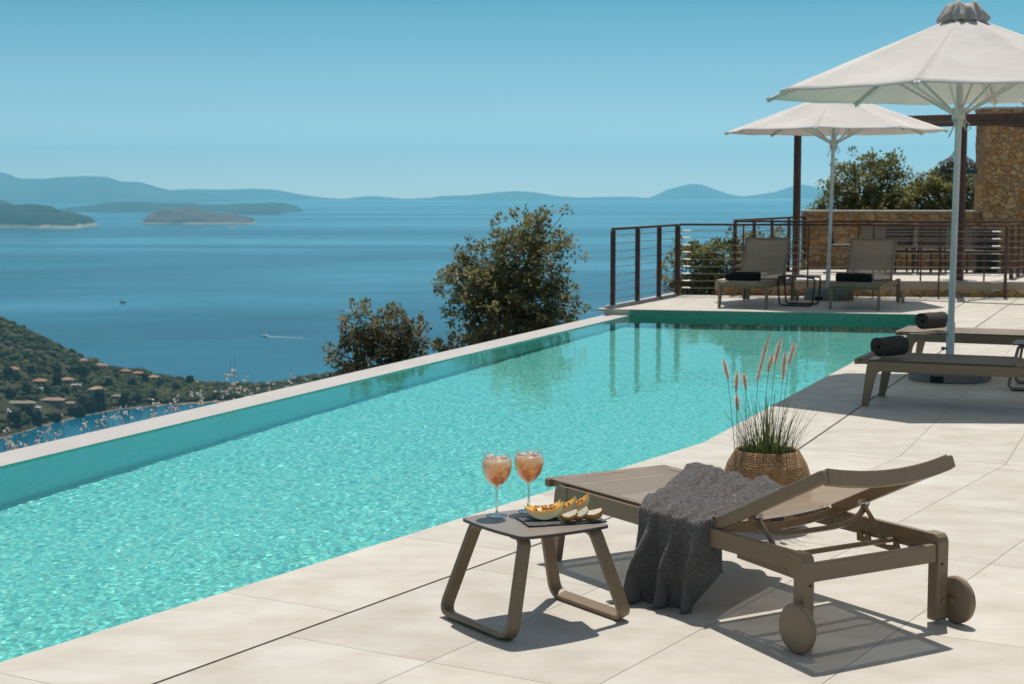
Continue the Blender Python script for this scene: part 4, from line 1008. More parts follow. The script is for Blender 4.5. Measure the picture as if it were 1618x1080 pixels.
# ------------------------------------------------------------------ pendant lamp of woven mesh
lp = p2 + pn * 1.05; lp = Vector((6.70, 24.75))
lm = empty('pendant_lamp', (lp.x, lp.y, 0), 0, 'bell-shaped woven pendant lamp half hidden behind the big parasol pole', 'lamp')
m_, nt_, b_ = newmat('woven_shade'); Lk = nt_.links
b_.inputs['Base Color'].default_value = (.055, .035, .022, 1); b_.inputs['Roughness'].default_value = .8
tc_n = nd(nt_, 'ShaderNodeTexCoord'); vo = nd(nt_, 'ShaderNodeTexVoronoi', feature='DISTANCE_TO_EDGE'); vo.inputs['Scale'].default_value = 26; Lk.new(tc_n.outputs['Object'], vo.inputs['Vector'])
lt = nd(nt_, 'ShaderNodeMath', operation='GREATER_THAN'); lt.inputs[1].default_value = .13; Lk.new(vo.outputs['Distance'], lt.inputs[0])
tr = nd(nt_, 'ShaderNodeBsdfTransparent'); mx = nd(nt_, 'ShaderNodeMixShader'); Lk.new(lt.outputs[0], mx.inputs[0]); Lk.new(b_.outputs[0], mx.inputs[1]); Lk.new(tr.outputs[0], mx.inputs[2]); Lk.new(mx.outputs[0], nt_.nodes['Material Output'].inputs[0])
mb = MB(); mb.lathe([(.275, 1.835), (.27, 1.88), (.255, 1.94), (.215, 1.99), (.15, 2.03), (.09, 2.08), (.055, 2.15), (.04, 2.27)], 36, caps=False); mb.build('shade', m_, lm, smooth=True)
mb = MB(); mb.lathe([(.278, 1.785), (.285, 1.79), (.28, 1.845), (.272, 1.845), (.27, 1.79), (.278, 1.785)], 36, caps=False); mb.build('rim', M_BLACK, lm)
mb = MB(); mb.tube([(0, 0, 2.25), (0, 0, 2.58)], .007, 6); mb.build('cord', M_BLACK, lm)

# ------------------------------------------------------------------ patio furniture behind the railings
def lounge_chair(x, y, rz, label, h=.95):
    t = empty('patio_chair', (x, y, PZ), rz, label, 'chair', 'dark chairs on the patio')
    for sx in (-.22, .22):
        for sy in (-.2, .2):
            mb = MB(); mb.tube([(sx, sy, 0), (sx * .92, sy * .92, .42)], .014, 8); mb.build('leg', M_BLACK, t)
    mb = MB(); mb.box((0, 0, .43), (.46, .44, .035)); mb.build('seat', M_BLACK, t, bevel=.012)
    vs, fs = sag_grid(lambda u, v: ((v - .5) * .44, .20 + .05 * u + .05 * (2 * v - 1) ** 2 * -1, .45 + (h - .72 + .22) * u), 6, 9, .001)
    mb = MB(); mb.add(vs, fs); o = mb.build('backrest', M_BLACK, t); s_ = o.modifiers.new('thickness', 'SOLIDIFY'); s_.thickness = .02
    mb = MB(); mb.box((0, .16, h - .30), (.30, .05, .10)); mb.build('cushion', pmat('grey_cushion', (.10, .105, .11), .8), t, bevel=.02)
    return t
lounge_chair(6.13, 26.15, R(180), 'left one of two dark chairs with grey back cushions on the patio', .82)
lounge_chair(6.62, 26.0, R(176), 'right one of two dark chairs, nearest the pergola post on the patio', .86)
lounge_chair(5.32, 26.5, R(75), 'dark curved chair turned sideways at the left end of the patio', .92)
t = empty('patio_table', (6.95, 26.25, PZ), -R(5), 'long black patio table with thin legs behind the railings', 'table')
mb = MB(); mb.box((0, 0, .345), (1.75, .6, .03)); mb.build('table_top', M_BLACK, t, bevel=.004)
for sx in (-.84, -.28, .28, .84):
    mb = MB(); mb.box((sx, -.26, .165), (.035, .035, .33)); mb.build('leg', M_BLACK, t)
t = empty('outdoor_cabinet', (7.66, 26.55, PZ), -R(6), 'dark-framed grey outdoor cabinet against the tall stone wall', 'cabinet')
mb = MB(); mb.box((0, 0, .36), (.36, .4, .70)); mb.build('body', pmat('cabinet_grey', (.10, .09, .08), .6), t, bevel=.006)
mb = MB(); mb.box((0, -.205, .36), (.30, .012, .62)); mb.build('door', M_BLACK, t, bevel=.003)

# ------------------------------------------------------------------ railings
def railing(name, label, runs, hz, ncab, thick, thin, closed_label=None, zbase=0, rail=.05, turn=False):
    """runs: list of posts [(x, y, kind)], kind 'T' = thick, 't' = thin rod"""
    t = empty(name, (runs[0][0], runs[0][1], zbase), 0, label, 'railing', 'rust-brown cable railings')
    o = Vector((runs[0][0], runs[0][1]))
    P = [Vector((x, y)) - o for x, y, k in runs]
    for (x, y, k), p in zip(runs, P):
        mb = MB(); wd = thick if k == 'T' else thin
        i = P.index(p); dd = (P[min(i + 1, len(P) - 1)] - P[max(i - 1, 0)]).normalized(); rz = math.atan2(dd.y, dd.x)
        mb.box((0, 0, (hz - .018) / 2), (wd * (.6 if k == 'T' else 1), wd, hz - .018), M=Matrix.Translation((p.x, p.y, 0)) @ Matrix.Rotation(rz, 4, 'Z'))
        po = mb.build('post', M_RUST, t, bevel=.003 if k == 'T' else 0)
        if k == 'T':
            mb = MB(); mb.box((0, 0, .005), (.10, .11, .008), M=Matrix.Translation((p.x, p.y, 0)) @ Matrix.Rotation(rz, 4, 'Z')); mb.build('foot_plate', M_RUST, po)
    for i in range(len(P) - 1):
        a, b = P[i], P[i + 1]
        mb = MB(); mb.sweep([(a.x, a.y, hz), (b.x, b.y, hz)], rail, .032); mb.build('top_rail', M_RUST, t, bevel=.003)
    # straight groups of cables between thick posts
    ends = [i for i, (x, y, k) in enumerate(runs) if k == 'T']
    cr = [i for i in ends if i in (0, len(P) - 1) or abs((P[i] - P[i - 1]).normalized().cross((P[i + 1] - P[i]).normalized())) > .1]
    for a, b in zip(cr[:-1], cr[1:]):
        for c in range(ncab):
            z = .11 + (hz - .20) * c / (ncab - 1)
            mb = MB(); mb.tube([(P[a].x, P[a].y, z), (P[b].x, P[b].y, z)], .0048, 6); cb = mb.build('cable', M_CABLE, t)
            if turn:
                d = (P[b] - P[a]); L_ = d.length; d.normalize()
                for s0 in (.04, L_ - .20):
                    q = P[a] + d * s0; r_ = P[a] + d * (s0 + .13)
                    mb = MB(); mb.tube([(q.x, q.y, z), (q.x + d.x * .02, q.y + d.y * .02, z), (r_.x - d.x * .02, r_.y - d.y * .02, z), (r_.x, r_.y, z)], [.006, .009, .009, .006], 8); mb.build('tensioner', M_STEEL, cb)
    return t
A0, A1 = Vector((2.454, 24.10)), Vector((7.09, 23.54))
runA = [(A0.x + (A1.x - A0.x) * k / 5, A0.y + (A1.y - A0.y) * k / 5, 'T' if k in (0, 5) else 't') for k in range(6)]
railing('cable_railing', 'near cable railing across the back of the pool terrace, behind the two far loungers', runA, 1.04, 9, .062, .022, turn=True)
railing('cable_railing', 'short cable railing of three bays along the sea side, left of the far loungers', [(1.334, 21.66, 'T'), (1.72, 22.454, 'T'), (2.091, 23.30, 'T'), (2.42, 24.03, 'T')], 1.035, 9, .062, .03)
B0, B1 = Vector((3.28, RIS(3.28) + .10)), Vector((7.75, RIS(7.75) + .10))
runB = [(B0.x + (B1.x - B0.x) * k / 5, B0.y + (B1.y - B0.y) * k / 5, 'T' if k in (0, 5) else 't') for k in range(6)]
railing('cable_railing', 'cable railing along the front of the raised patio, just behind the near one', runB, .86, 8, .06, .022, zbase=PZ)
runC = [(B0.x + (4.88 - B0.x) * k / 4 + .02, B0.y + .06 + (27.42 - B0.y) * k / 4, 'T') for k in range(5)]
railing('cable_railing', 'cable railing running back from the patio corner to the end of the low stone wall', runC, .87, 8, .05, .022, zbase=PZ)
railing('cable_railing', 'cable railing at the right edge leading up beside the step', [(7.42, 24.35, 'T'), (7.75, 25.1, 'T'), (8.08, 25.85, 'T')], 1.0, 8, .06, .022, zbase=.02)
# low kerb under the seaward railing
mb = MB(); a = Vector((1.30, 21.45)); b = Vector((2.46, 24.16)); n_ = Vector((-(b - a).y, (b - a).x)).normalized()
mb.prism([(q.x, q.y) for q in (a - n_ * .03, b - n_ * .03, b + n_ * .10, a + n_ * .10)], -1.6, .032); tag(mb.build('kerb', M_COPE, bevel=.004), kind='structure')

# ------------------------------------------------------------------ trees and shrubs
def leaf_quad(mb, p, d, up, l, w):
    s = d.cross(up)
    if s.length < 1e-4: s = Vector((1, 0, 0))
    s.normalize(); n = s.cross(d)
    mb.v += [tuple(p), tuple(p + d * l * .5 + s * w * .5 + n * l * .06), tuple(p + d * l), tuple(p + d * l * .5 - s * w * .5 + n * l * .06)]
    k = len(mb.v); mb.f.append((k - 4, k - 3, k - 2, k - 1))
def rnd_dir(rg):
    while True:
        v = Vector((rg.uniform(-1, 1), rg.uniform(-1, 1), rg.uniform(-1, 1)))
        if .05 < v.length < 1: return v.normalized()
def make_tree(loc, lobes, label, mats, nleaf=6000, leaf=.05, seed=0, twigs=10, trunk_r=.09, cat='tree', name='holm_oak', group=None, ground=-3.0, clump=.16, droop=.0, core=.55):
    """lobes: (dx, dy, z, rx, rz) ellipsoids relative to loc (z absolute); leaves sit in small clumps through their volume"""
    rg = random.Random(seed); t = empty(name, (loc[0], loc[1], ground), 0, label, cat, group)
    g0 = Vector((0, 0, 0)); leaves = MB(); wood = MB(); tr = MB()
    vol = [l[3] * l[3] * l[4] for l in lobes]; tot = sum(v ** .72 for v in vol)
    zmin = min(l[2] - l[4] for l in lobes)
    forkz = (zmin - ground) + .25
    tr.tube([(rg.uniform(-.02, .02), 0, -.4), (.03, .02, forkz * .5), (-.02, .03, forkz)], [trunk_r * 1.25, trunk_r, trunk_r * .8], 9)
    for l, v in zip(lobes, vol):
        c = Vector((l[0], l[1], l[2] - ground)); nl = int(nleaf * v ** .72 / tot)
        a = Vector((-.02, .03, forkz)); mid = (a + c) / 2 + Vector((rg.uniform(-.12, .12), rg.uniform(-.12, .12), rg.uniform(0, .1)))
        wood.tube([a, mid, c], [trunk_r * .55, trunk_r * .33, trunk_r * .16], 6)
        ncl = max(4, nl // 26)
        for k in range(ncl):
            d = rnd_dir(rg); rr = (core ** 3 + (1 - core ** 3) * rg.random()) ** (1 / 3)
            if rg.random() < .22: rr *= rg.uniform(1.02, 1.32)
            bump_ = 1 + .42 * noise.noise(d * 2.3 + Vector((seed, l[0], 0)))
            q = c + Vector((d.x * l[3], d.y * l[3], d.z * l[4])) * rr * bump_
            if rg.random() < .35: wood.tube([c + (q - c) * .25, q], [.010, .003], 4)
            cs = clump * rg.uniform(.55, 1.25)
            for m_i in range(26):
                e = rnd_dir(rg); pp = q + Vector((e.x, e.y, e.z * .8)) * cs * rg.random() ** .5
                ld = (e * .6 + d * .5 + rnd_dir(rg) * .7 + Vector((0, 0, -droop))).normalized()
                leaf_quad(leaves, pp, ld, (Vector((0, 0, 1)) + rnd_dir(rg) * .7).normalized(), leaf * rg.uniform(.7, 1.3), leaf * rg.uniform(.5, .75))
    for k in range(twigs):
        l = lobes[rg.randrange(len(lobes))]; c = Vector((l[0], l[1], l[2] - ground))
        d = rnd_dir(rg); d.z = abs(d.z) * 1.2 + .15; d.normalize()
        s0 = c + Vector((d.x * l[3], d.y * l[3], d.z * l[4])) * .85; ln = rg.uniform(.18, .48) * max(.5, l[3])
        dd = (d + Vector((0, 0, .9))).normalized(); e0 = s0 + dd * ln
        wood.tube([s0, s0 + dd * ln * .5 + rnd_dir(rg) * .02, e0], [.006, .004, .002], 4)
        for m_i in range(18):
            pp = s0 + dd * ln * rg.uniform(.3, 1) + rnd_dir(rg) * .025
            leaf_quad(leaves, pp, (rnd_dir(rg) + dd * .5).normalized(), rnd_dir(rg), leaf * rg.uniform(.6, 1.05), leaf * .45)
    leaves.build('crown', mats[0], t); wood.build('branches', mats[1], t); tr.build('trunk', mats[1], t, smooth=True)
    return t
M_BARK = pmat('grey_bark', (.085, .065, .048), .9, var=.3, scale=12, bump=.6, bscale=30)
M_OAK = leafmat('holm_oak_leaf', (.085, .086, .032), (.22, .21, .085), (.46, .42, .20), .45, 1.6)
M_OLV = leafmat('olive_brown_leaf', (.085, .078, .036), (.20, .18, .088), (.42, .37, .21), .42, 2.2)
M_GRN = leafmat('fresh_leaf', (.062, .074, .022), (.17, .18, .06), (.40, .38, .15), .45, 1.8)
# big shrubby tree beyond the overflow edge (crown seen from y=320 to 560 in the frame)
make_tree((-.10, 23.2), [(.30, 0, .55, .62, .62), (-.22, .1, .38, .62, .55), (.52, 0, -.05, .58, .55), (-.05, -.2, -.15, .70, .60), (-.55, .1, .15, .36, .38), (.05, .2, -.75, .85, .55), (.62, -.1, -.72, .45, .42), (-.55, 0, -.95, .52, .45), (-.85, .1, -1.15, .38, .40), (.40, 0, .94, .26, .26), (.15, .0, -1.35, 1.0, .5)],
          'large dark bushy tree rising beyond the overflow edge in the middle of the view', (M_OAK, M_BARK), 36000, .060, 3, 30, .10, ground=-4.6, clump=.105, core=.30)
make_tree((-1.42, 17.2), [(.10, 0, .05, .30, .28), (-.22, 0, .12, .16, .26), (-.05, 0, -.28, .42, .32), (-.34, .05, -.52, .24, .24), (.30, 0, -.20, .22, .24), (.12, 0, -.62, .34, .30), (-.18, 0, -.85, .36, .26), (.42, .1, .0, .13, .16)],
          'smaller sparse bush left of the large tree, just beyond the overflow edge', (M_OLV, M_BARK), 12000, .046, 8, 14, .045, ground=-3.2, clump=.085, core=.25)
make_tree((3.42, 26.6), [(-.55, 0, .25, .48, .42), (.05, 0, .30, .50, .45), (.50, .1, .50, .42, .36), (-.25, 0, -.25, .60, .50), (.45, 0, -.1, .55, .45), (.9, .4, .42, .40, .38)],
          'green bush growing behind the seaward corner of the railing', (M_GRN, M_BARK), 15000, .062, 13, 10, .06, ground=-3.0, clump=.12)
make_tree((6.95, 32.0), [(-.1, 0, 1.55, .62, .62), (.45, .2, 1.7, .45, .48), (-.55, 0, 1.15, .50, .45), (.1, -.1, .9, .8, .5)],
          'round green tree behind the low stone wall, nearest the open sea', (M_GRN, M_BARK), 12000, .075, 17, 8, .09, ground=-2.0, clump=.15, group='trees behind the low stone wall')
make_tree((8.25, 31.6), [(0, 0, 1.35, .62, .62), (.42, .2, 1.55, .50, .50), (-.5, 0, 1.2, .52, .5), (.2, 0, .8, .8, .45)],
          'middle green tree behind the low stone wall, under the hanging lamp', (M_GRN, M_BARK), 12000, .075, 19, 8, .09, ground=-2.0, clump=.15, group='trees behind the low stone wall')
make_tree((9.35, 31.2), [(0, 0, 1.5, .55, .62), (.4, 0, 1.3, .6, .55), (0, 0, .8, .7, .45)],
          'green tree behind the low stone wall, touching the tall stone wall', (M_GRN, M_BARK), 9000, .075, 23, 6, .09, ground=-2.0, clump=.15, group='trees behind the low stone wall')
make_tree((10.3, 33.4), [(-.1, 0, 2.75, .45, .42), (.45, 0, 2.9, .5, .45), (.3, .2, 2.3, .7, .5)],
          'leafy tree top showing above the pergola beam at the right edge', (M_GRN, M_BARK), 6000, .08, 29, 8, .08, ground=-2.0, clump=.15)
# white-flowered wands along the foot of the overflow edge
M_STALK = pmat('wand_stem', (.13, .075, .045), .8, var=.2, scale=10)
M_PETAL = leafmat('white_petal', (.60, .52, .48), (.74, .70, .66), (.80, .77, .74), .35, 9)
M_BUD = M_PETAL
rg = random.Random(11)
def wand_plant(px, py_top, Y, n, spread, label, hmin=.55):
    top = at(px, py_top, Y); base = Vector((top.x, Y, -1.55))
    t = empty('flowering_plant', base, 0, label, 'plant', 'white-flowered wand plants along the overflow edge')
    st = MB(); bl = MB()
    H = top.z - base.z
    for k in range(n):
        h = H * rg.uniform(hmin, 1.0) if k else H
        dx, dy = rg.uniform(-spread, spread), rg.uniform(-.12, .12)
        if k == 0: dx *= .2
        p0 = Vector((dx * .3, dy, 0)); p1 = Vector((dx * .5 + rg.uniform(-.04, .04), dy, h * .6)); p2 = Vector((dx * 1.25 + rg.uniform(-.09, .09), dy, h))
        path = [p0 * (1 - s) ** 2 + p1 * 2 * s * (1 - s) + p2 * s * s for s in (i / 7 for i in range(8))]
        st.tube(path, [.0026 - .0017 * i / 7 for i in range(8)], 4)
        nf = rg.randint(10, 20)
        for i in range(nf):
            s = 1 - .42 * (i / nf) ** 1.0 - rg.uniform(0, .06); q = p0 * (1 - s) ** 2 + p1 * 2 * s * (1 - s) + p2 * s * s
            if i < 2 and rg.random() < .6:
                leaf_quad(st, q, Vector((rg.uniform(-1, 1), rg.uniform(-1, 1), 1.5)).normalized(), Vector((1, 0, 0)), .018, .006); continue
            if rg.random() < .12: continue
            q = q + Vector((rg.uniform(-.016, .016), rg.uniform(-.016, .016), 0)); sz = rg.uniform(.017, .031)
            for m_i in range(4):
                leaf_quad(bl, q, (rnd_dir(rg) + Vector((0, -.4, .2))).normalized(), rnd_dir(rg), sz, sz * .75)
    for k in range(30 + n * 4):
        q = Vector((rg.uniform(-spread, spread), rg.uniform(-.1, .1), rg.uniform(.2, H * .55)))
        leaf_quad(st, q, (rnd_dir(rg) + Vector((0, 0, .6))).normalized(), rnd_dir(rg), .05, .012)
    st.build('stems', M_STALK, t); o = bl.build('blossoms', M_PETAL, t); o['kind'] = 'stuff'
wl = 'pale blossom wands swaying just beyond the overflow edge on the left'
def edge_Y(px):
    # distance just outside the overflow edge along this direction
    k = (px - PCX) / 2600; lo_, hi_ = 6, 24
    for _ in range(40):
        m__ = (lo_ + hi_) / 2
        if k * m__ > LOUT(m__).x: lo_ = m__
        else: hi_ = m__
    return lo_
spots_w = [(4, 648, 22, .24), (14, 672, 20, .2), (30, 684, 20, .18), (46, 676, 18, .16), (60, 664, 16, .16), (76, 672, 14, .16), (90, 678, 12, .18), (118, 652, 11, .15), (150, 640, 10, .14), (172, 622, 10, .12), (198, 608, 9, .14), (232, 618, 9, .12), (262, 612, 9, .14), (290, 600, 8, .10), (318, 606, 9, .14), (340, 592, 11, .12), (358, 598, 10, .12), (374, 562, 6, .06), (392, 586, 10, .12), (414, 604, 7, .10), (440, 600, 6, .10), (470, 592, 5, .09), (476, 576, 3, .05)]
for i, (px, py, n, sp) in enumerate(spots_w):
    wand_plant(px, py, edge_Y(px) + rg.uniform(.35, .8), n, sp, wl)
#@@NEXT
# ------------------------------------------------------------------ basket planter and its fountain grass
bc = Vector((1.188, 7.55))
pl = empty('basket_planter', (bc.x, bc.y, 0), 0, 'round woven seagrass basket standing behind the nearest lounger', 'planter')
prof = []
ctrl = [(.128, 0), (.165, .035), (.196, .10), (.208, .175), (.203, .235), (.184, .295), (.160, .335), (.150, .352)]
cz = [c[1] for c in ctrl]; cr_ = [c[0] for c in ctrl]
rowsn = 34
for i in range(rowsn * 4 + 1):
    z = .352 * i / (rowsn * 4); r = float(np.interp(z, cz, cr_)); prof.append((r + .0016 * abs(math.sin(PI * i / 4)), z))
prof += [(.147, .360), (.140, .360), (.136, .350), (.140, .30)]
rgb = random.Random(2)
mb = MB(); mb.lathe(prof, 72, wob=lambda a, i: 1 + .010 * noise.noise(Vector((math.cos(a) * 2, math.sin(a) * 2, i * .05))) + .006 * noise.noise(Vector((math.cos(a) * 9, math.sin(a) * 9, i * .35))), caps=False)
mb.lathe([(.128, .001), (.001, .001)], 40, caps=False)
mb.build('basket', M_BASKET, pl, smooth=True)
mb = MB(); mb.lathe([(.001, .315), (.07, .318), (.142, .308)], 40, caps=False); mb.v = [(x, y, z + .006 * noise.noise(Vector((x * 40, y * 40, 0)))) for x, y, z in mb.v]; mb.build('soil', M_SOIL, pl, smooth=True)
gr = empty('fountain_grass', (bc.x, bc.y, .315), 0, 'tuft of fountain grass with pink bottlebrush plumes growing in the woven basket', 'grass plant')
M_BLADE = leafmat('grass_blade', (.035, .055, .015), (.085, .12, .035), (.19, .20, .075), .3, 14)
M_STEM = pmat('grass_stem', (.10, .11, .045), .7, var=.3, scale=20)
M_PLUME = leafmat('plume_hair', (.74, .56, .45), (.86, .69, .57), (.93, .82, .72), .62, 20)
rgs = random.Random(4)
mb = MB()
def blade(mb, p, az, ln, lean, w, curl):
    n = 7; vs = []; d = Vector((math.cos(az), math.sin(az), 0)); s = Vector((-math.sin(az), math.cos(az), 0))
    for i in range(n):
        t = i / (n - 1); a = lean + curl * t * t
        q = p + d * (ln * (math.sin(lean) * t + .5 * curl * t * t * t)) + Vector((0, 0, 1)) * ln * (math.cos(lean) * t - .35 * curl * t ** 3)
        wd = w * (1 - t) ** .7 + .0004
        vs += [q - s * wd, q + s * wd]
    mb.add(vs, [(2 * i, 2 * i + 1, 2 * i + 3, 2 * i + 2) for i in range(n - 1)])
for k in range(430):
    az = rgs.uniform(0, 2 * PI); r = .115 * rgs.random() ** .6
    short = rgs.random() < .48
    ln = rgs.uniform(.06, .14) if short else rgs.uniform(.15, .36)
    blade(mb, Vector((r * math.cos(az), r * math.sin(az), -.01)), az + rgs.uniform(-.7, .7), ln, rgs.uniform(.02, .5) * (.5 + r / .11) if not short else rgs.uniform(0, .7), rgs.uniform(.0011, .0022) * (1.5 if short else 1), rgs.uniform(0, .45))
o = mb.build('leaf_blades', M_BLADE, gr); o['kind'] = 'stuff'
plumes = [((1143, 566), (1151, 600), (1163, 700)), ((1165, 585), (1163, 620), (1166, 700)), ((1175, 587), (1179, 617), (1178, 700)), ((1164, 622), (1166, 650), (1169, 702)), ((1217, 525), (1195, 604), (1195, 704)), ((1235, 530), (1224, 576), (1211, 704)), ((1222, 558), (1213, 588), (1204, 704)), ((1257, 538), (1246, 576), (1229, 705)), ((1241, 552), (1237, 601), (1222, 705))]
def gpt(px, py, Y): return at(px, py, Y) - Vector((bc.x, bc.y, .315))
for k, (a, b, c) in enumerate(plumes):
    Yk = bc.y + rgs.uniform(-.05, .06); A, B, C_ = gpt(*a, Yk), gpt(*b, Yk), gpt(*c, bc.y + rgs.uniform(-.05, .05)); C_.z = -.01
    path = [C_ * (1 - t) ** 2 + (B * 1.6 - (A + C_) * .3) * 2 * t * (1 - t) + A * t * t for t in (i / 12 for i in range(13))]
    mb = MB(); mb.tube(path[:], [.0016 - .0008 * i / 12 for i in range(13)], 5); sm = mb.build('stalk', M_STEM, gr)
    mb = MB(); L_ = (A - B).length
    for i in range(1500):
        t = rgs.random(); q = B + (A - B) * t; ax = (A - B).normalized()
        e = rnd_dir(rgs); e = (e - ax * e.dot(ax)).normalized()
        rad = .0155 * (math.sin(PI * min(1, .12 + t * .95)) ** .6) * rgs.uniform(.45, 1.5)
        tip = q + e * rad + ax * rad * 1.1; s = e.cross(ax) * .0006
        n0 = len(mb.v); mb.v += [tuple(q - s), tuple(q + s), tuple(tip)]; mb.f.append((n0, n0 + 1, n0 + 2))
    core = [B + (A - B) * i / 8 for i in range(9)]; mb.tube(core, [.0015 + .0028 * math.sin(PI * (i + .6) / 9.2) for i in range(9)], 6)
    o = mb.build('plume', M_PLUME, sm)

# ------------------------------------------------------------------ drinks on the side table
TZ = .3625
M_DRINK, nt_, b_ = newmat('peach_cocktail'); Lk = nt_.links
tcn = nd(nt_, 'ShaderNodeTexCoord'); sxn = nd(nt_, 'ShaderNodeSeparateXYZ'); Lk.new(tcn.outputs['Object'], sxn.inputs[0])
nzn = nd(nt_, 'ShaderNodeTexNoise'); nzn.inputs['Scale'].default_value = 45; nzn.inputs['Detail'].default_value = 2; Lk.new(tcn.outputs['Object'], nzn.inputs['Vector'])
adn = nd(nt_, 'ShaderNodeMath', operation='MULTIPLY_ADD'); adn.inputs[1].default_value = .018; Lk.new(nzn.outputs[0], adn.inputs[0]); Lk.new(sxn.outputs[2], adn.inputs[2])
mrn = nd(nt_, 'ShaderNodeMapRange'); mrn.inputs['From Min'].default_value = .145; mrn.inputs['From Max'].default_value = .235; Lk.new(adn.outputs[0], mrn.inputs[0])
rpn = ramp(nt_, [(0, (1.0, .38, .15)), (.45, (1.0, .48, .26)), (1, (1.0, .66, .50))]); Lk.new(mrn.outputs[0], rpn.inputs[0]); Lk.new(rpn.outputs[0], b_.inputs['Base Color'])
b_.inputs['Roughness'].default_value = .2; b_.inputs['Subsurface Weight'].default_value = 1; b_.inputs['Subsurface Radius'].default_value = (.22, .16, .10); b_.inputs['Subsurface Scale'].default_value = 1
trn = nd(nt_, 'ShaderNodeBsdfTranslucent'); Lk.new(rpn.outputs[0], trn.inputs[0]); mxn = nd(nt_, 'ShaderNodeMixShader'); mxn.inputs[0].default_value = .25; Lk.new(b_.outputs[0], mxn.inputs[1]); Lk.new(trn.outputs[0], mxn.inputs[2]); Lk.new(mxn.outputs[0], nt_.nodes['Material Output'].inputs[0])
M_ICE, nt_, b_ = newmat('cloudy_ice'); b_.inputs['Base Color'].default_value = (.90, .74, .62, 1); b_.inputs['Roughness'].default_value = .15; b_.inputs['Transmission Weight'].default_value = .35; b_.inputs['IOR'].default_value = 1.2
def cocktail(x, y, label, rz):
    t = empty('cocktail_glass', (x, y, TZ), rz, label, 'cocktail', 'peach cocktails on the side table')
    bowl = [(.0045, .106), (.013, .1115), (.028, .123), (.041, .138), (.050, .156), (.0555, .176), (.0560, .194), (.0535, .210), (.0495, .224), (.0485, .231)]
    inner = [(r - .0014, z) for r, z in reversed(bowl[1:])]
    mb = MB(); mb.lathe(bowl + inner + [(.001, .1125)], 44, caps=False); mb.build('bowl', M_GLASS, t, smooth=True)
    mb = MB(); mb.lathe([(.0385, .0008), (.039, .0022), (.030, .0034), (.014, .0052), (.006, .009), (.0042, .018), (.0038, .06), (.0040, .098), (.006, .108)], 32, caps=True); mb.build('stem', M_STEMGLASS, t, smooth=True)
    dk = [(.001, .1130)] + [(r - .0022, z + .0004) for r, z in bowl[1:8]] + [(.0505, .2125), (.046, .2135), (.001, .2135)]
    mb = MB(); mb.lathe(dk, 40, caps=False); mb.build('drink', M_DRINK, t, smooth=True)
    rr = random.Random(int(x * 1000))
    for i in range(6):
        a = i * 1.05 + rr.uniform(-.2, .2); r = .030 if i < 5 else .004
        mb = MB(); rot = (Matrix.Rotation(rr.uniform(0, 3), 3, 'X') @ Matrix.Rotation(rr.uniform(0, 3), 3, 'Y'))
        mb.box((r * math.cos(a), r * math.sin(a), .2085 + rr.uniform(-.003, .006)), (.021, .021, .019), rot=rot); mb.build('ice_cube', M_ICE, t, bevel=.004, seg=3)
cocktail(-.056, 5.985, 'peach cocktail with ice in a balloon glass, nearest the corner of the table', .3)
cocktail(.063, 6.066, 'peach cocktail with ice in a balloon glass, next to the melon slate', 1.4)

# ------------------------------------------------------------------ slate with melon and bread
SR = R(17)
sc_ = Vector((.178, 5.895))
SL = lambda x, y, z=0: (sc_.x + x * math.cos(SR) - y * math.sin(SR), sc_.y + x * math.sin(SR) + y * math.cos(SR), TZ + z)
rr = random.Random(8); pts = []
for (ax, ay), (bx_, by_) in (((-.148, -.085), (.148, -.085)), ((.148, -.085), (.148, .085)), ((.148, .085), (-.148, .085)), ((-.148, .085), (-.148, -.085))):
    for i in range(16):
        t = i / 16; pts.append((ax + (bx_ - ax) * t + rr.uniform(-.0018, .0018), ay + (by_ - ay) * t + rr.uniform(-.0018, .0018)))
mb = MB(); mb.prism(pts, 0, .0065); o = mb.build('slate_board', M_SLATE, bevel=.0012, seg=1); o.location = (sc_.x, sc_.y, TZ); o.rotation_euler.z = SR
tag(o, 'dark rectangular slate board under the melon on the side table', 'serving board')
M_RIND = pmat('melon_rind', (.46, .50, .24), .5, var=.25, scale=30, col2=(.62, .60, .34))
M_FLESH, nt_, b_ = newmat('melon_flesh'); Lk = nt_.links
at_ = nd(nt_, 'ShaderNodeAttribute', attribute_name='depth'); rpn = ramp(nt_, [(0, (.58, .60, .28)), (.14, (.76, .74, .44)), (.55, (.82, .71, .38)), (.82, (.84, .58, .22)), (1, (.80, .40, .09))]); Lk.new(at_.outputs['Fac'], rpn.inputs[0]); Lk.new(rpn.outputs[0], b_.inputs['Base Color'])
b_.inputs['Roughness'].default_value = .25; b_.inputs['Subsurface Weight'].default_value = .75; b_.inputs['Subsurface Radius'].default_value = (.06, .04, .018); b_.inputs['Subsurface Scale'].default_value = .4
M_SEEDP = pmat('melon_pulp', (.62, .24, .06), .3, var=.3, scale=90, bump=.8, bscale=160)
M_SEED = pmat('melon_seed', (.62, .44, .22), .5)
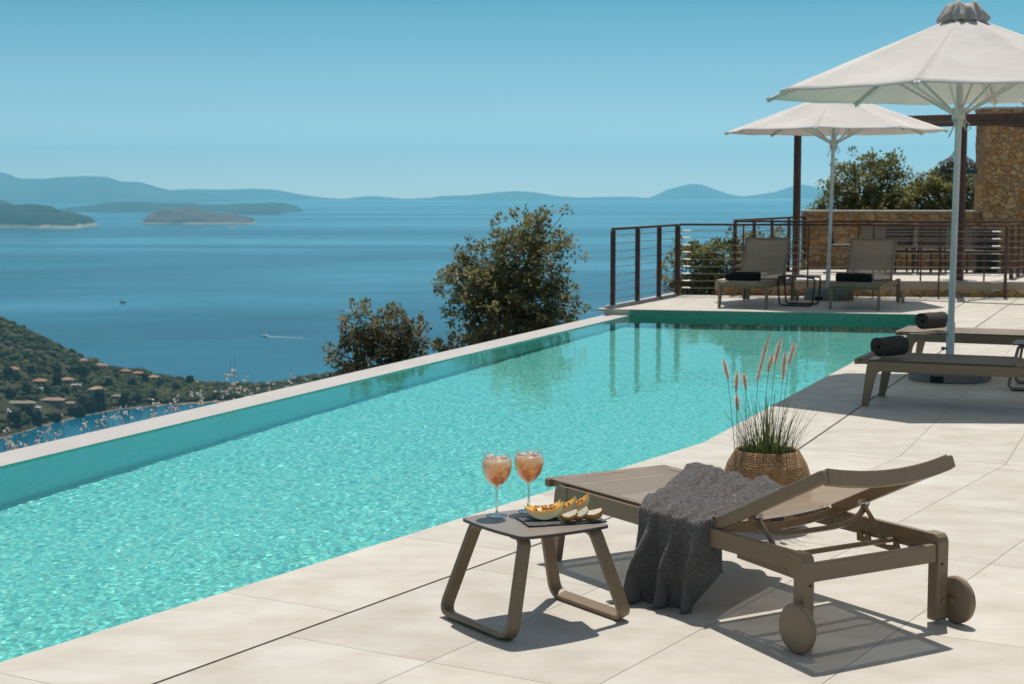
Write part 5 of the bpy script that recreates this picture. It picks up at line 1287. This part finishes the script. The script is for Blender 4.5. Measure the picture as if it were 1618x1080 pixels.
def melon(loc, rz, roll, LR, RR, ha, label, pulp=True, tilt=0):
    """boat-shaped wedge; LR half length, RR depth of flesh, ha half angle of the cut"""
    t = empty('melon_wedge', loc, rz, label, 'melon slice', 'melon wedges on the slate')
    M = Matrix.Rotation(tilt, 4, 'Y') @ Matrix.Rotation(roll, 4, 'X')
    NA, NB, NR_ = 26, 10, 5
    def P(th, ph, k):
        # k 1 outer rind, 0 cavity
        ro = RR * math.cos(th); ri = RR * .46 * max(0, math.cos(th * 1.12)) ** .9 if abs(th) < PI / 2.24 else 0
        r = ri + (ro - ri) * k
        return Vector((LR * math.sin(th), r * math.sin(ph), -r * math.cos(ph)))
    ths = [-PI / 2 * .995 + PI * .995 * i / (NA - 1) for i in range(NA)]
    zoff = max(-(M @ P(th, ha * s, 1)).z for th in ths for s in (-1, -.5, 0, .5, 1))
    T = Matrix.Translation((0, 0, zoff)) @ M
    mb = MB()
    mb.add([P(th, -ha + 2 * ha * j / (NB - 1), 1) for th in ths for j in range(NB)], [(i * NB + j, (i + 1) * NB + j, (i + 1) * NB + j + 1, i * NB + j + 1) for i in range(NA - 1) for j in range(NB - 1)], T)
    mb.build('rind', M_RIND, t, smooth=True)
    mb = MB(); dep = []
    for s in (-1, 1):
        n0 = len(mb.v)
        for th in ths:
            for j in range(NR_ + 1):
                mb.v.append(tuple(T @ P(th, s * ha, j / NR_))); dep.append(1 - j / NR_)
        for i in range(NA - 1):
            for j in range(NR_):
                q = (n0 + i * (NR_ + 1) + j, n0 + i * (NR_ + 1) + j + 1, n0 + (i + 1) * (NR_ + 1) + j + 1, n0 + (i + 1) * (NR_ + 1) + j); mb.f.append(q if s < 0 else q[::-1])
    n0 = len(mb.v)
    for th in ths:
        for j in range(NB): mb.v.append(tuple(T @ P(th, -ha + 2 * ha * j / (NB - 1), 0))); dep.append(1)
    mb.f += [(n0 + i * NB + j, n0 + i * NB + j + 1, n0 + (i + 1) * NB + j + 1, n0 + (i + 1) * NB + j) for i in range(NA - 1) for j in range(NB - 1)]
    o = mb.build('flesh', M_FLESH, t, auto=50); at2 = o.data.attributes.new('depth', 'FLOAT', 'POINT'); at2.data.foreach_set('value', dep)
    if pulp:
        rr = random.Random(int(loc[0] * 999)); mb = MB()
        for i in range(14):
            th = rr.uniform(-.6, .6); q = T @ (P(th, rr.uniform(-ha, ha) * .8, -.12)); r0 = rr.uniform(.002, .004)
            vs, fs = ICO1; mb.add([q + Vector((v.x * r0 * 1.6, v.y * r0, v.z * r0)) for v in vs], fs)
        pu = mb.build('seed_pulp', M_SEEDP, t, smooth=True); pu['kind'] = 'stuff'
        mb = MB()
        for i in range(14):
            th = rr.uniform(-.6, .6); q = T @ (P(th, rr.uniform(-ha, ha) * .8, -.22)); r0 = .0040; rot = Matrix.Rotation(rr.uniform(0, 6), 3, 'Z')
            vs, fs = ICO1; mb.add([q + rot @ Vector((v.x * r0, v.y * r0 * .45, v.z * r0 * .35)) for v in vs], fs)
        sd_ = mb.build('seeds', M_SEED, t, smooth=True); sd_['kind'] = 'stuff'
    return t
def onslate(px_u, v, z=.0068): return SL(px_u, v, z)
melon(onslate(-.066, -.004), SR + R(-8), R(8), .073, .064, R(34), 'large uncut melon wedge with seeds, lying rind down at the left of the slate', tilt=R(-4))
melon(onslate(.002, .024), SR + R(10), R(12), .070, .064, R(26), 'middle melon wedge, half hidden behind the large one, above the bread', True, R(-9))
melon(onslate(.066, .048), SR + R(14), R(14), .068, .064, R(26), 'right-hand melon wedge, its tip highest over the edge of the slate', True, R(-14))
melon(onslate(-.045, .060), SR + R(8), R(4), .068, .060, R(20), 'rearmost melon wedge, mostly hidden behind the large one', True, R(0))
M_CRUMB = pmat('bread_crumb', (.78, .68, .52), .8, var=.12, scale=60, bump=.5, bscale=220)
M_CRUST = pmat('bread_crust', (.50, .23, .06), .6, var=.35, scale=40, bump=.4, bscale=120)
def bread(x, y, rz, tip, spin, label, sc=1.2):
    """half-round slice lying at a slant, cut face up and towards the viewer, crust round its curved side"""
    t = empty('bread_slice', onslate(x, y), SR + rz, label, 'bread', 'little bread slices on the slate')
    arc = [(.027 * math.cos(PI * i / 14), .022 * math.sin(PI * i / 14) ** .8) for i in range(15)]
    M = Matrix.Rotation(tip, 4, 'X') @ Matrix(((1, 0, 0, 0), (0, 0, 1, 0), (0, 1, 0, 0), (0, 0, 0, 1))) @ Matrix.Rotation(spin, 4, 'Z') @ Matrix.Scale(sc, 4)
    zm = min((M @ Vector((a_ * 1.05, b_ * 1.05, s * .0095))).z for a_, b_ in arc for s in (-1, 1))
    M = Matrix.Translation((0, 0, -zm + .0005)) @ M
    mb = MB(); mb.prism([(x_ * .95, y_ * .93 + .0005) for x_, y_ in arc], -.0098, .0098, M); mb.build('crumb', M_CRUMB, t, bevel=.0015)
    mb = MB(); n = len(arc); vs = []
    for x_, y_ in arc:
        for k, z in ((.955, -.0095), (1.03, -.0085), (1.05, 0), (1.03, .0085), (.955, .0095)): vs.append((x_ * k, y_ * k, z))
    mb.add(vs, [(i * 5 + j, (i + 1) * 5 + j, (i + 1) * 5 + j + 1, i * 5 + j + 1) for i in range(n - 1) for j in range(4)], M); mb.build('crust', M_CRUST, t, smooth=True)
bread(.012, -.052, R(-14), R(-52), R(205), 'left bread slice, leaning on the next one, in front of the middle melon wedge')
bread(.056, -.046, R(-10), R(-46), R(215), 'middle bread slice of the three on the slate')
bread(.104, -.050, R(-22), R(-60), R(200), 'right bread slice with the broadest brown crust, at the end of the slate', 1.3)
#@@TOWEL
# ------------------------------------------------------------------ towel thrown across the nearest lounger
def smooth(a, b, x):
    t = max(0, min(1, (x - a) / (b - a))); return t * t * (3 - 2 * t)
def towel_mesh(out=None):
    NWT, NS = 96, 210
    Y0 = -HW - .016; Y1 = HW + .016
    def seat_z(u, y):
        k = max(0, 1 - (y / (HW - .034)) ** 2); zs = ZTOP + .0135 - .018 * k
        if u > 1.0: zs = max(zs, ZTOP + .023 + (u - 1.015) * math.tan(R(24.8)) - .030 * k)
        return zs + .011
    ZTOP = .328
    rows = []
    for i in range(NS):
        s = i / (NS - 1); row = []
        for j in range(NWT):
            w = j / (NWT - 1) - .5
            un = .63 + (w + .5) * .43; uf = .03 + (w + .5) * .62
            Lh = .40 - .05 * smooth(-.1, .2, w) - .17 * smooth(.38, .5, w)        # length hanging on the near side
            Lt = .80; Lf = .16
            d = -Lh + s * (Lh + Lt + Lf)                                            # distance from the near rail, negative = hanging
            ph = 2 * PI * (2.9 * w) + .4 + .5 * math.sin(4 * w)
            if d >= 0:
                k = min(1, d / Lt)
                u = un + (uf - un) * k + .014 * math.sin(5 * k + 6 * w); y = Y0 + (Y1 - Y0) * k
                z = seat_z(u, max(-HW, min(HW, y)))
                # soft folds that run along the towel, sharper towards the far side
                ed = 1 - smooth(.36, .5, abs(w))
                z += .016 * ed * smooth(.02, .25, k) + .004 * ed * smooth(.5, .9, k)
                for w0, dp, wd_, k0 in ((-.16 + .16 * k, .040, .040, .30), (.20 + .05 * k, .046, .045, .22), (-.36 + .20 * k, .020, .030, .10), (.02 + .10 * k, .018, .028, .55)):
                    q_ = (w - w0) / (wd_ * (1.7 if w < w0 else .7)); z -= dp * math.exp(-q_ * q_) * smooth(k0, k0 + .3, k)
                for w0, hh, k1 in ((-.30, .016, .30), (-.06, .018, .38), (.16, .018, .42), (.33, .014, .3)):
                    q_ = (w - w0) / .04; z += hh * math.exp(-q_ * q_) * (1 - smooth(.05, k1, k))
                z += .010 * noise.noise(Vector((w * 5, k * 4, 1))) + .008 * (1 - abs(noise.noise(Vector((w * 7 + k * 3, k * 5 - w * 2, 4)))) * 3.2) * smooth(.03, .2, k)
                z -= .012 * (1 - smooth(0, .05, d)) 
                u += .020 * smooth(.3, 1, k) * math.cos(2 * PI * (2.1 * w + .25 * k) + 2.2) * .5
                if d > Lt:
                    e = d - Lt; z = z - e + .004; y = Y1 + .012 + .02 * math.sin(ph * 1.3) * e / .16
            else:
                e = -d; h0 = ZTOP + .016
                g = smooth(.03, .34, e)
                uc = .865
                u = un + (uc + (w * .34) - un) * g
                amp = .004 + .062 * smooth(0, .22, e)
                wv = math.sin(ph + .8 * g)
                amp *= .45 + .85 * (.5 + .8 * noise.noise(Vector((w * 4.2, 3.3, 0))))
                y = Y0 - .008 + (-.085 + .11 * (w + .5)) * smooth(.05, .34, e) - amp * (.5 + .5 * wv) ** 2.2 * 1.3 - .010 * noise.noise(Vector((w * 4, e * 6, 7)))
                u += .034 * g * math.cos(ph + .8 * g + .4)
                z = h0 - e + .012 * min(1, e / .03) * (1 - min(1, e / .03))
                if w > .40:                                   # the last fold swings in under the rail
                    q = smooth(.40, .5, w); y = y * (1 - q) + (Y0 + .055) * q * 1.0 + 0; u += .055 * q * g
                if z < .012:
                    over = .012 - z; z = .005 + .008 * (.5 + .5 * math.sin(ph * 1.5 + 30 * over)) * smooth(0, .05, over) * .8
                    y -= over * (.40 + .2 * math.sin(ph)); u -= over * (1.0 * (1 - smooth(-.5, .1, w)))
            row.append(Vector((u, y, z)))
        rows.append(row)
    # relax a little so that creases soften and spacing evens out
    P = np.array([[tuple(q) for q in r_] for r_ in rows])
    for it in range(2):
        A = P.copy(); A[1:-1, 1:-1] = .5 * P[1:-1, 1:-1] + .125 * (P[:-2, 1:-1] + P[2:, 1:-1] + P[1:-1, :-2] + P[1:-1, 2:]); P = A
    if out is not None: out.append(P)
    mb = MB(); mb.v = [tuple(map(float, q)) for q in P.reshape(-1, 3)]
    mb.f = [(i * NWT + j, i * NWT + j + 1, (i + 1) * NWT + j + 1, (i + 1) * NWT + j) for i in range(NS - 1) for j in range(NWT - 1)]
    return mb
PT_ = []
M_PILE = leafmat('terry_fibre', (.20, .182, .177), (.43, .40, .39), (.70, .655, .64), .32, 60)
tw_ = towel_mesh(PT_).build('bath_towel', M_TOWEL, smooth=True)
tw_.location = loc1; tw_.rotation_euler.z = rz1
so = tw_.modifiers.new('thickness', 'SOLIDIFY'); so.thickness = .0045; so.offset = 0
sb = tw_.modifiers.new('smooth', 'SUBSURF'); sb.levels = 1; sb.render_levels = 1
txm = bpy.data.textures.new('terry', 'CLOUDS'); txm.noise_scale = .004; txm.noise_depth = 1
dm_ = tw_.modifiers.new('pile', 'DISPLACE'); dm_.texture = txm; dm_.strength = .0022; dm_.mid_level = .5
tag(tw_, 'crumpled dark grey bath towel thrown across the nearest lounger, one end reaching the paving', 'towel')

# the looped pile: short fibres all over it except the woven hem bands
P = PT_[0]; rgp = random.Random(77); npr = np.random.RandomState(5)
NS_, NW_ = P.shape[:2]
du = np.gradient(P, axis=0); dv_ = np.gradient(P, axis=1); nrm = np.cross(dv_, du); nrm /= np.linalg.norm(nrm, axis=2, keepdims=True) + 1e-9
if nrm[NS_ // 2 + 20, NW_ // 2, 2] < 0: nrm = -nrm
area = np.linalg.norm(np.cross(dv_, du), axis=2); prob = (area / area.sum()).ravel()
mb = MB()
for idx in npr.choice(NS_ * NW_, 80000, p=prob):
    i, j = divmod(int(idx), NW_)
    if 7 <= i <= 11 or i >= NS_ - 2 or i <= 1: continue
    a, b = npr.rand(2) - .5
    p = P[i, j] + du[i, j] * a + dv_[i, j] * b; n = nrm[i, j]
    e = Vector(tuple(n)) + rnd_dir(rgp) * .6; e.normalize(); p = Vector(tuple(p)) + Vector(tuple(n)) * .0025
    s_ = e.cross(rnd_dir(rgp)).normalized() * .0011; q = p + e * rgp.uniform(.003, .0062); q.z = max(q.z, .002)
    k0 = len(mb.v); mb.v += [tuple(p - s_), tuple(p + s_), tuple(q)]; mb.f.append((k0, k0 + 1, k0 + 2))
pile = mb.build('terry_pile', M_PILE, tw_); pile['kind'] = 'stuff'
